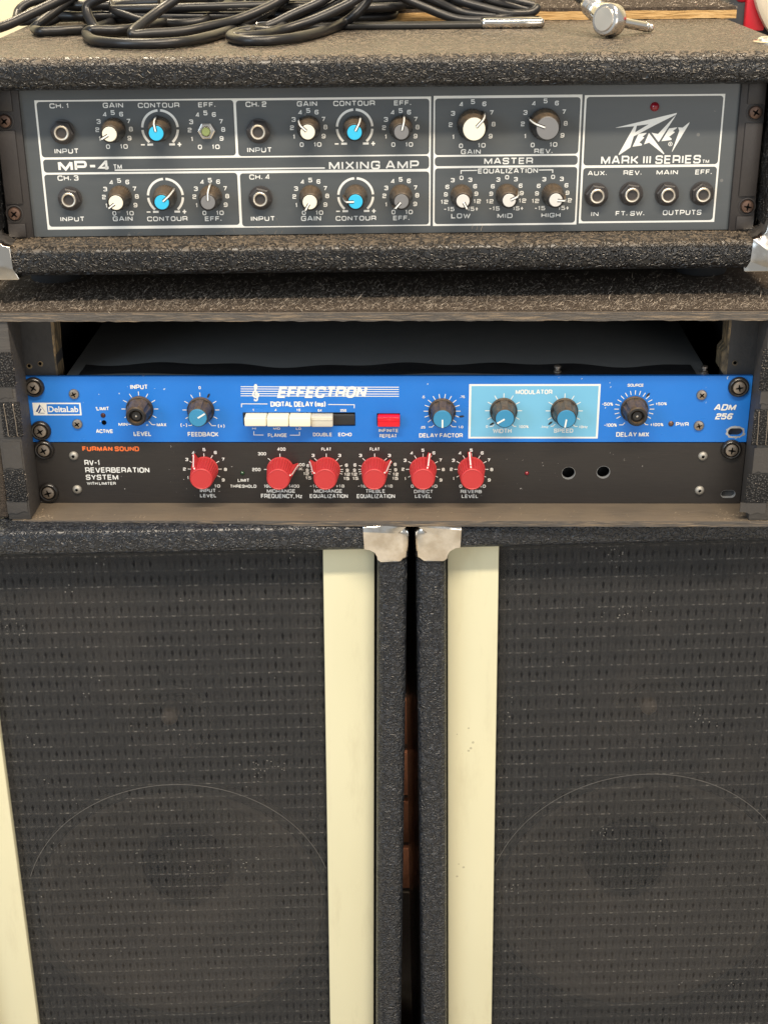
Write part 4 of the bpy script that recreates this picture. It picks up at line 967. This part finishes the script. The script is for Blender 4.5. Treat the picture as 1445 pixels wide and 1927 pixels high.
def red_knob():
    n = 60
    k = MB().lathe([(9.3, 0), (9.3, 1.0), (9.1, 1.2), (8.1, 14.6), (8.0, 15.0), (8.0, 16.6), (7.8, 16.9)], n, knurl=0.45, kz=[0, 0, 1, 1, 1, 1, 0]).build('knob', 'red_plastic', smooth=20)
    MB().lathe([(7.75, 16.6), (7.7, 17.2), (7.3, 17.8), (6.9, 17.95), (6.6, 17.7), (0.01, 17.7)], 40).build('cap', 'red_plastic', k)
    def fin(w, a, dd): 
        v = [(6.5, -0.6), (13.2, -0.6), (13.2, -1.6), (12.2, -3.2), (8.3 + a, -14.6 - a), (7.4, -15.0 - a)]
        vs = [(x + (dd if i in (1, 2, 3, 4) else 0), y, -w) for i, (x, y) in enumerate(v)] + [(x + (dd if i in (1, 2, 3, 4) else 0), y, w) for i, (x, y) in enumerate(v)]
        m = len(v); fs = [tuple(range(m)), tuple(range(2 * m - 1, m - 1, -1))] + [(i, i + m, (i + 1) % m + m, (i + 1) % m) for i in range(m)]
        return MB().add(vs, fs)
    fin(1.15, 1.2, 0).build('pointer', 'red_plastic', k, 30)
    MB().add([(13.35, -1.7, -0.4), (13.35, -1.7, 0.4), (12.4, -3.4, -0.4), (12.4, -3.4, 0.4), (9.75, -15.5, -0.4), (9.75, -15.5, 0.4), (7.7, -16.5, -0.4), (7.7, -16.5, 0.4)],
             [(0, 1, 3, 2), (2, 3, 5, 4), (4, 5, 7, 6)]).build('pointer_line', 'print_white', k, 0)
    return Proto(k)
RK = red_knob()
for x, z, a, kind in RVB_KNOBS:
    RK.put(rvb, at((x, z), -0.25, ZV), (0, -R(a), 0))
    ang = {'lin': range(-30, 211, 30), 'freq': (180, 135, 90, 10, 0), 'eq': (90, 135, 45, 165, 15, 180, 0, 189, -9, 198, -18)}[kind]
    m = MB()
    for g in ang:
        r1 = 11.6 if kind == 'lin' or g in (90, 135, 45) else 11.2
        m.ribbon([(x + 8.8 * math.cos(R(g)), z + 8.8 * math.sin(R(g))), (x + r1 * math.cos(R(g)), z + r1 * math.sin(R(g)))], 0.5, -0.1)
    m.build('dial_marks', 'print_white', rp, 0, ZV)
for t_, x, z in RVB_NUMS:
    w = 0.95 if len(t_) == 1 else 2.0
    if t_ == '1': w = 0.5
    stroke_text(MB(), t_, (x - w, z - 1.15, x + w, z + 1.15), -0.16, 0.22, 0.2).build('numeral', 'print_white', rp, 0, ZV)
for (x, z), mat, r in zip(RVB_LED, ('led_green', 'led_red'), (1.3, 1.2)):
    MB().lathe([(r + 0.2, 0), (r, 0.6), (r * 0.6, 1.1), (0.01, 1.25)], 18).build('indicator_light', mat, rvb, loc=at((x, z), 0, ZV))
for p in RVB_SCREWS: RIVET.put(rvb, at(p, 0, ZV), (0, random.uniform(0, 3), 0))
for p in RVB_BOLTS: BOLT.put(rvb, at(p, -0.02, ZV), (0, random.uniform(0, 3), 0))

# ================================================================== mixing amplifier
ZA = -249.9
amp = thing('mixing_amplifier', 'black vinyl covered mixing amplifier head with grey knob panel on the carpeted rack', 'amplifier', (0.12 * MM, 906.31 * MM, CAMZ + ZA * MM), (0, 0, 0.0088))
LB, LT, UB, UT, AF = -230.6, -211.0, -117.4, -97.6, -25.5
MB().rbox(-259, 259, AF, 270, UB, UT, 8, 5).build('case_top', 'tolex', amp, z0=ZA)
MB().rbox(-259, 259, AF, 270, LB, LT, 7, 5).build('case_bottom', 'tolex', amp, z0=ZA)
for s in (-1, 1):
    a, b = sorted((s * 259, s * 240.5))
    MB().rbox(a, b, AF + 0.4, 269, LT - 6, UB + 6, 6, 4).build('case_side', 'tolex', amp, z0=ZA)
MB().box(-240, 240, 30, 255, LT - 1, UB + 1).build('chassis', 'black_paint', amp, 0, ZA)
ap = MB().box(-223.5, 223.5, 0, 3, LT + 0.6, UB - 0.6).build('front_panel', 'grey_panel', amp, 0, ZA)
for b in AMP_BORDERS: MB().rect(b, -0.05).build('printed_border', 'print_white', ap, 0, ZA)
for b in AMP_CELLS: MB().flat(rrect(*b, 2.0), -0.11).build('panel_field', 'grey_panel', ap, 0, ZA)
for t_, *b in AMP_TEXT: stroke_text(MB(), t_, b, -0.2, 0.19).build('lettering', 'print_white', ap, 0, ZA)
stroke_text(MB(), 'MP-4', AMP_MP4, -0.2, 0.245, 0.12).build('lettering', 'print_white', ap, 0, ZA)
m = MB().rect(AMP_RULE, -0.2)
for q in AMP_BRACKETS: m.ribbon(q, 0.65, -0.2)
m.build('printed_lines', 'print_white', ap, 0, ZA)
m = MB()
for i, p in enumerate(LOGO): m.flat(p, -0.2 - i * 0.01, [LOGO_HOLE] if i == 0 else [])
m.flat(circle(LOGO_R[0], LOGO_R[1], 1.35, 18), -0.2, [circle(LOGO_R[0], LOGO_R[1], 0.95, 14)])
m.rect((LOGO_R[0] - 0.35, LOGO_R[1] - 0.5, LOGO_R[0] + 0.35, LOGO_R[1] + 0.5), -0.2)
m.build('printed_logo', 'print_white', ap, 0, ZA)
N0 = {'0': (-4.7, -10.5), '1': (-9.3, -5.6), '2': (-10.4, -0.1), '3': (-9.2, 4.9), '4': (-5.0, 9.1), '5': (0, 10.2), '6': (5.1, 9.2), '7': (9.2, 4.9), '8': (10.4, 0.1), '9': (9.1, -5.4), '10': (5.2, -10.5)}
N1 = {'0': (-6.8, -13.0), '1': (-11.6, -7.5), '2': (-13.4, 0), '3': (-12, 6.9), '4': (-6.9, 12.3), '5': (0.3, 13.8), '6': (7.3, 12.4), '7': (11.9, 7.1), '8': (13.3, 0.1), '9': (11.6, -7.2), '10': (6.2, -12.8)}
N2 = [('0', 0, 10.9), ('3', -5.5, 9.5), ('3', 5.6, 9.6), ('6', -8.9, 5.3), ('6', 8.7, 5.5), ('9', -9.8, 0.6), ('9', 9.6, 0.8), ('12', -10.6, -4.2), ('12', 10.2, -4.0), ('-15', -7.6, -8.8), ('15+', 7.6, -8.8)]
def contour_ring(x, z):
    m = MB()
    for a0, a1 in ((94, 176), (184, 229), (4, 86), (-49, -4)):
        m.ribbon([(x + 11.0 * math.cos(R(a0 + (a1 - a0) * i / 14)), z + 11.0 * math.sin(R(a0 + (a1 - a0) * i / 14))) for i in range(15)], 1.5, -0.2)
    for s in (-1, 1):
        m.rect((x + min(s * 5.0, s * 8.6), z - 10.4, x + max(s * 5.0, s * 8.6), z - 9.1), -0.22)
        m.rect((x + min(s * 10.2, s * 12.6), z - 10.2, x + max(s * 10.2, s * 12.6), z - 9.4), -0.22)
    m.rect((x + 11.0, z - 11.1, x + 11.8, z - 8.5), -0.24)
    m.build('dial_marks', 'print_white', ap, 0, ZA)
def amp_knob(cap, k, rc):
    """knurled base, waisted body, coloured disc on top, bent white pointer"""
    b = MB().lathe([(7.3 * k, 0), (7.4 * k, 1.5), (7.3 * k, 6.0), (6.9 * k, 6.6), (6.0 * k, 11), (5.6 * k, 16), (5.45 * k, 17.4), (4.9 * k, 17.9)], 64, knurl=0.32, kz=[1, 1, 1, 0, 0, 0, 0, 0]).build('knob', 'knob_black', smooth=28)
    MB().lathe([(rc, 17.5), (rc, 18.2), (rc - 0.25, 18.45), (0.01, 18.45)], 36).build('cap', cap, b)
    def bar(w, d, lift):
        P = [(rc * 0.30, 18.4 + lift), (5.7 * k, 18.2 + lift), (7.0 * k, 15.0 + lift * .6), (8.1 * k, 6.0), (8.2 * k, 1.0)]
        vs, fs = [], []
        for r, h in P:
            vs += [(r, -h, -w), (r, -h, w), (r - d, -h + d, w), (r - d, -h + d, -w)]
        for i in range(len(P) - 1):
            o = i * 4
            for q in range(4): fs.append((o + q, o + (q + 1) % 4, o + 4 + (q + 1) % 4, o + 4 + q))
        fs += [(0, 1, 2, 3), tuple(len(vs) - 4 + q for q in (3, 2, 1, 0))]
        return MB().add(vs, fs)
    bar(0.95, 1.6, 0.3).build('pointer_rib', 'knob_black', b, 30)
    bar(0.46, 0.5, 0.7).build('pointer', 'print_white', b, 30)
    return Proto(b)
KN = {'cream': amp_knob('cap_cream', 1, 4.45), 'blue': amp_knob('cap_blue', 1, 4.45), 'grey': amp_knob('cap_grey', 1, 4.45), 'pale': amp_knob('cap_pale', 0.96, 4.1),
      'bigcream': amp_knob('cap_cream', 1.32, 6.8), 'biggrey': amp_knob('cap_grey', 1.32, 6.8)}
def numeral(t_, x, z, h=1.42):
    w = {1: 1.2, 2: 2.4, 3: 3.4}[len(t_)]
    if t_ == '1': w = 0.7
    stroke_text(MB(), t_, (x - w, z - h, x + w, z + h), -0.2, 0.2, 0.2).build('numeral', 'print_white', ap, 0, ZA)
for kd, x, z, a in AMP_KNOBS:
    if kd == 'bare':
        nut = MB().lathe([(5.4, 0), (5.4, 1.6), (4.6, 2.0), (3.4, 2.0)], 6, (0, 0, 0)).build('hex_nut', 'nickel', amp, 20, loc=at((x, z - 0.6), -0.05, ZA))
        MB().lathe([(3.3, 1.0), (3.3, 3.6), (2.9, 3.9), (2.7, 3.4)], 24).build('bushing', 'nickel', nut)
        MB().lathe([(2.6, 1.0), (2.6, 4.6), (2.3, 5.0), (0.01, 4.9)], 20).build('pot_shaft', 'shaft_olive', nut)
    else: KN[kd].put(amp, at((x, z), -0.12, ZA), (0, -R(a), 0))
    if kd == 'blue': contour_ring(x, z)
    elif kd == 'pale':
        for t_, dx, dz in N2: numeral(t_, x + dx, z + dz, 1.35)
    else:
        for t_, (dx, dz) in (N1 if kd.startswith('big') else N0).items(): numeral(t_, x + dx, z + dz)
def jack_proto():
    j = MB().lathe([(7.6, 0), (7.6, 0.8), (7.0, 1.0)], 36).build('jack_socket', 'moulded_black')
    MB().lathe([(7.2, 0.9), (7.2, 3.6), (6.2, 4.2), (5.2, 4.2)], 6).build('hex_nut', 'moulded_black', j, 20)
    MB().lathe([(5.4, 1.0), (5.4, 5.0), (4.7, 5.3)], 30, cap=False).build('thread', 'moulded_black', j)
    MB().lathe([(4.6, 1.0), (4.6, 5.4), (4.2, 5.75), (3.5, 5.6), (3.25, 4.6), (3.2, 0.4)], 32, cap=False).build('sleeve', 'brass_nickel', j)
    MB().lathe([(3.4, 0.3), (3.4, 0.5)], 24).build('bore', 'void_black', j, 0)
    return Proto(j)
JK = jack_proto()
for p in AMP_JACKS: JK.put(amp, at(p, -0.12, ZA), (0, R(random.choice((8, 14, 22))), 0))
led = MB().lathe([(2.9, 0), (2.7, 0.6), (2.4, 1.2), (1.5, 2.2), (0.01, 2.6)], 24).build('indicator_light', 'led_red', amp, loc=at(AMP_LED, -0.12, ZA))
# rack ears with moulded fields and sunk screws
EAR = screw_proto('ear_screw', 'screw_brown', 4.1, 2.2, 40)
for s in (-1, 1):
    xi, xo = 222.5, 238.2
    a, b = sorted((s * xi, s * xo))
    ear = MB().rbox(a, b, -2.6, 2.5, LT + 0.3, UB - 0.3, 0.5, 2).build('rack_ear', 'moulded_black', amp, z0=ZA)
    for z0_, z1_ in ((-131.5, -118.6), (-188.5, -143.0), (-209.6, -201.2)):
        a, b = sorted((s * (xi + 4.2), s * (xo - 0.6)))
        MB().rbox(a, b, -3.9, -2.4, z0_, z1_, 0.55, 2).build('raised_field', 'moulded_black', ear, z0=ZA)
for i, p in enumerate(AMP_SCREWS):
    MB().lathe([(5.6, 0), (5.6, 0.5), (4.9, 0.7), (4.6, 0.2)], 28, cap=False).build('screw_seat', 'screw_brown' if 0 else 'moulded_black', amp, loc=at(p, -2.6, ZA))
    EAR.put(amp, at(p, -2.7, ZA), (0, random.uniform(0, 3), 0))
# corners, feet, handle
for s in (-1, 1):
    out = [(260.3, LB - 0.9), (260.3, LT + 12), (241.0, LT + 12), (240.2, LT + 5), (236.8, LT + 1.4), (232.6, LT + 0.4), (232.0, LB + 6), (228.5, LB - 0.4), (229.5, LB - 0.9)]
    out = [(s * a, b) for a, b in out]
    me = MB().prism(out, AF - 1.2, AF + 24).mesh('corner_protector', 0, ZA)
    bm = bmesh.new(); bm.from_mesh(me)
    ed = [e for e in bm.edges if all(abs(q.co.y * 1000 - AF + 1.2) < 0.01 for q in e.verts) and len(e.link_faces) == 2 and e.calc_face_angle(0) > 1]
    ed = [e for e in ed if all(q.co.z * 1000 + ZA < LB + 1 or s * q.co.x * 1000 > 259 or (q.co.z * 1000 + ZA > LT + 0.2) for q in e.verts)]
    bmesh.ops.bevel(bm, geom=ed, offset=0.0045, segments=4, profile=0.5, affect='EDGES', clamp_overlap=True)
    bm.to_mesh(me); bm.free(); smooth_by_angle(me, 45)
    link('corner_protector', me, 'corner_chrome', amp)
    for fy in (50, 235):
        MB().lathe([(17, 0), (17.5, 1), (18.5, 18.6), (18.2, 19.2)], 36, (s * (222 if s < 0 else 219), fy, ZA + 0.05), (0, 0, 1)).build('rubber_foot', 'rubber', amp, z0=ZA)
p = PLUG[4]
pl = MB().lathe([(12.5, 0), (12.5, 0.9), (11.6, 1.3)], 30, (p[0] + 8, p[1] + 2, UT), (0, 0, 1)).build('corner_plate', 'corner_chrome', amp, z0=ZA)
MB().lathe([(5.0, 1.2), (4.6, 2.6), (3.0, 3.6), (0.01, 4.0)], 24, (p[0] + 3, p[1] + 2, UT), (0, 0, 1)).build('rivet', 'brass_nickel', pl, z0=ZA)
hd = MB().rbox(-62, 72, 121, 136, UT + 0.1, UT + 4.2, 1.4, 3).build('handle', 'handle_black', amp, z0=ZA)
for a, b in ((70.5, 114.5), (-104.5, -60.5)):
    MB().rbox(a, b, 119.5, 137.5, UT, UT + 7.0, 3.0, 4).build('handle_cap', 'corner_chrome', hd, z0=ZA)
fibres('dust', 'dust_fibre', amp, 3000, lambda: (random.uniform(-238, 238), -1 - abs(random.gauss(0, 8)), LT + 0.05), ZA, (0.6, 3.0), 0.085, 0.7, 3)
fibres('hair', 'dust_fibre', amp, 16, lambda: (random.choice((-150, -95, -70, -188, 60)) + random.uniform(-9, 9), -2.5, LT + random.uniform(0.1, 5)), ZA, (5, 15), 0.05, 1.3, 3)

# ================================================================== cables on the amp
def amp_world(x, y, h):
    c, s = math.cos(0.0088), math.sin(0.0088)
    return (0.12 + x * c - y * s, 906.31 + x * s + y * c, CAMZ * 1000 + UT + h)
def strand(*keys):
    out = []
    for k in keys: out += CABLES[k] if not k.startswith('-') else CABLES[k[1:]][::-1]
    return out
def cable(label, pts, r=3.3):
    P = [Vector(amp_world(*p)) for p in pts]; b = Vector((P[0].x, P[0].y, CAMZ * 1000 + UT))
    Q = catmull([p - b for p in P], 8)
    Q = [Vector((q.x, q.y, max(q.z, r + 0.1))) for q in Q]
    o = MB().tube(Q, r, 14).build('audio_cable', 'cable_rubber', None, 60, 0, b * MM)
    return tag(o, label, 'cable', 'black cables heaped on the amplifier')
cable('thick black cable trailing off the amplifier edge then folded sharply back on itself', strand('a1', 'a2') + [(-186, 146, 6)] + strand('a3'))
cable('black cable lying at the back beside the amplifier edge, behind the folded one', strand('a4', 'b2'))
cable('black cable with the long loop resting on the amplifier top above the first channel knobs', strand('c1', '-c2', 'b1'))
cable('thin-looking black cable bent upright behind the long front loop', strand('d1', '-d3'), 3.1)
cable('bundle-coiled black cable whose lowest bend lies above the second channel jack', strand('e1', '-e3', 'e2', '-e4', 'e5'))
cable('black cable coil passing behind the chrome handle end', strand('f1', '-f2', 'f3', '-f4', 'f5'), 3.1)

def coil(cx, cy, rx, ry, turns, h0, dh, ph, wob):
    P = []
    for i in range(int(turns * 14) + 1):
        a = ph + i / 14 * 2 * math.pi; k = 1 + wob * math.sin(i * 0.37 + ph)
        P.append((cx + rx * k * math.cos(a) + 2.5 * i / 14, cy + ry * k * math.sin(a), h0 + dh * i / 14 + 1.6 * math.sin(a * 1.5 + ph)))
    return P
cable('black cable coiled low at the back of the heap above the first two channels', coil(-128, 168, 78, 34, 3.4, 4.5, 3.4, 0.4, 0.10), 3.1)
cable('black cable coiled low behind the heap above the mixing amp lettering', coil(-48, 172, 62, 30, 3.2, 5, 3.4, 2.1, 0.09), 3.1)
cable('black cable coiled at the back near the amplifier edge by the first channel', coil(-196, 172, 42, 30, 2.6, 4.5, 4.0, 1.2, 0.12), 3.1)

# right-angle plug lying on the amp top
B, T = Vector(amp_world(*PLUG[0])), Vector(amp_world(*PLUG[1]))
org = Vector((B.x, B.y, CAMZ * 1000 + UT))
plug = thing('jack_plug', 'nickel right-angle jack plug lying on the amplifier top', 'plug', org * MM)
b0 = B - org; ax = (T - B).normalized(); tip = (T - org)
MB().lathe([(0.01, -6.4), (7.6, -6.4), (7.8, -6.0), (9.4, -5.8), (10.3, -4.8), (10.5, -3), (10.5, 3.4), (9.6, 4.6), (6.0, 5.6), (5.0, 7.0), (4.9, 10.0), (3.3, 10.6)], 40, b0, ax).build('plug_body', 'nickel', plug)
MB().lathe([(0.01, -6.9), (7.2, -6.9), (7.4, -6.5), (7.4, -6.2)], 36, b0, ax).build('cover_plate', 'brass_nickel', plug)
Ls = (tip - b0).length
MB().lathe([(3.2, 9), (3.2, Ls - 9), (2.6, Ls - 8.6), (2.6, Ls - 8.0), (3.2, Ls - 7.6), (3.2, Ls - 6), (2.0, Ls - 4.6), (2.9, Ls - 3.0), (2.6, Ls - 1.2), (0.9, Ls)], 24, b0, ax).build('plug_shaft', 'nickel', plug)
e0 = Vector(amp_world(*PLUG[2])) - org; e1 = Vector(amp_world(*PLUG[3])) - org
cd = (e0 - b0); cl = cd.length; cd.normalize()
MB().lathe([(7.6, 5), (7.4, 10), (6.6, 14)] + [(6.4 - 0.12 * i + (0.0 if i % 2 else 0.8), 15 + i * 1.7) for i in range(8)] + [(4.4, 30), (3.6, 31)], 26, b0, cd).build('cable_clamp', 'nickel', plug)
for k in (-1, 1):
    side = cd.cross(ax).normalized()
    MB().lathe([(2.5, 0), (2.4, 1.2), (1.2, 1.8), (0.01, 1.9)], 18, b0 + cd * 15.5 - ax * 4.8 + side * k * 0 + cd * k * 4, -ax).build('clamp_screw', 'screw_steel', plug)
lead = [b0 + cd * 24, b0 + cd * 40, b0 + cd * 60 + Vector((-3, 4, 1)), b0 + cd * 60 + Vector((-30, 40, -2)), b0 + cd * 60 + Vector((-60, 80, -12))]
MB().tube(catmull(lead, 6), 3.0, 12).build('lead', 'cable_rubber', plug, 60)

# ================================================================== carpeted board lying on the amp
bx = Vector(amp_world(60, 178, 0.4))
brd = thing('carpeted_board', 'loose plywood board with fuzzy grey carpet lying on the amplifier top', 'board', bx * MM, (R(0.4), 0, 0.012))
pf = [(-190 + i * 5, 5.6 + random.uniform(-0.25, 0.25)) for i in range(79)] ; pb = [(200 - i * 5, 0 + random.uniform(-0.2, 0.3)) for i in range(79)]
MB().prism((pb[::-1] + pf[::-1]), 0, 130).build('plywood', 'raw_ply', brd, 0)
cpt = MB().box(-189, 199.5, 0.8, 130, 5.5, 8.0).build('carpet', 'carpet', brd, 0)
fibres('carpet_pile', 'carpet_fibre', cpt, 5000, lambda: (random.uniform(-189, 200), 0.6 + random.betavariate(1, 2) * 90, random.uniform(6.4, 8.1)), 0, (2, 6.5), 0.14, 0.9, 2.6)

# ================================================================== things behind, at the edge of the view
rc = thing('red_case', 'red and dark grey hard case standing on the floor behind the amplifier', 'case', (0.56, 1.28, 0))
MB().rbox(-262, 240, 0, 300, 0, 1140, 12, 3).build('body', 'case_grey', rc)
MB().rbox(-258, 236, -3, 290, 1100, 1152, 6, 3).build('lid', 'case_red', rc)
MB().rbox(-249, -232, -6, 10, 1078, 1104, 1.5, 2).build('latch', 'case_red', rc)
MB().lathe([(0.1, 0), (74, 0), (78, 3), (78, 12), (74, 15), (0.1, 15.5)], 60, (-170, -4, 1128), (0, -1, 0)).build('round_plate', 'pale_board', rc)
flush_text()
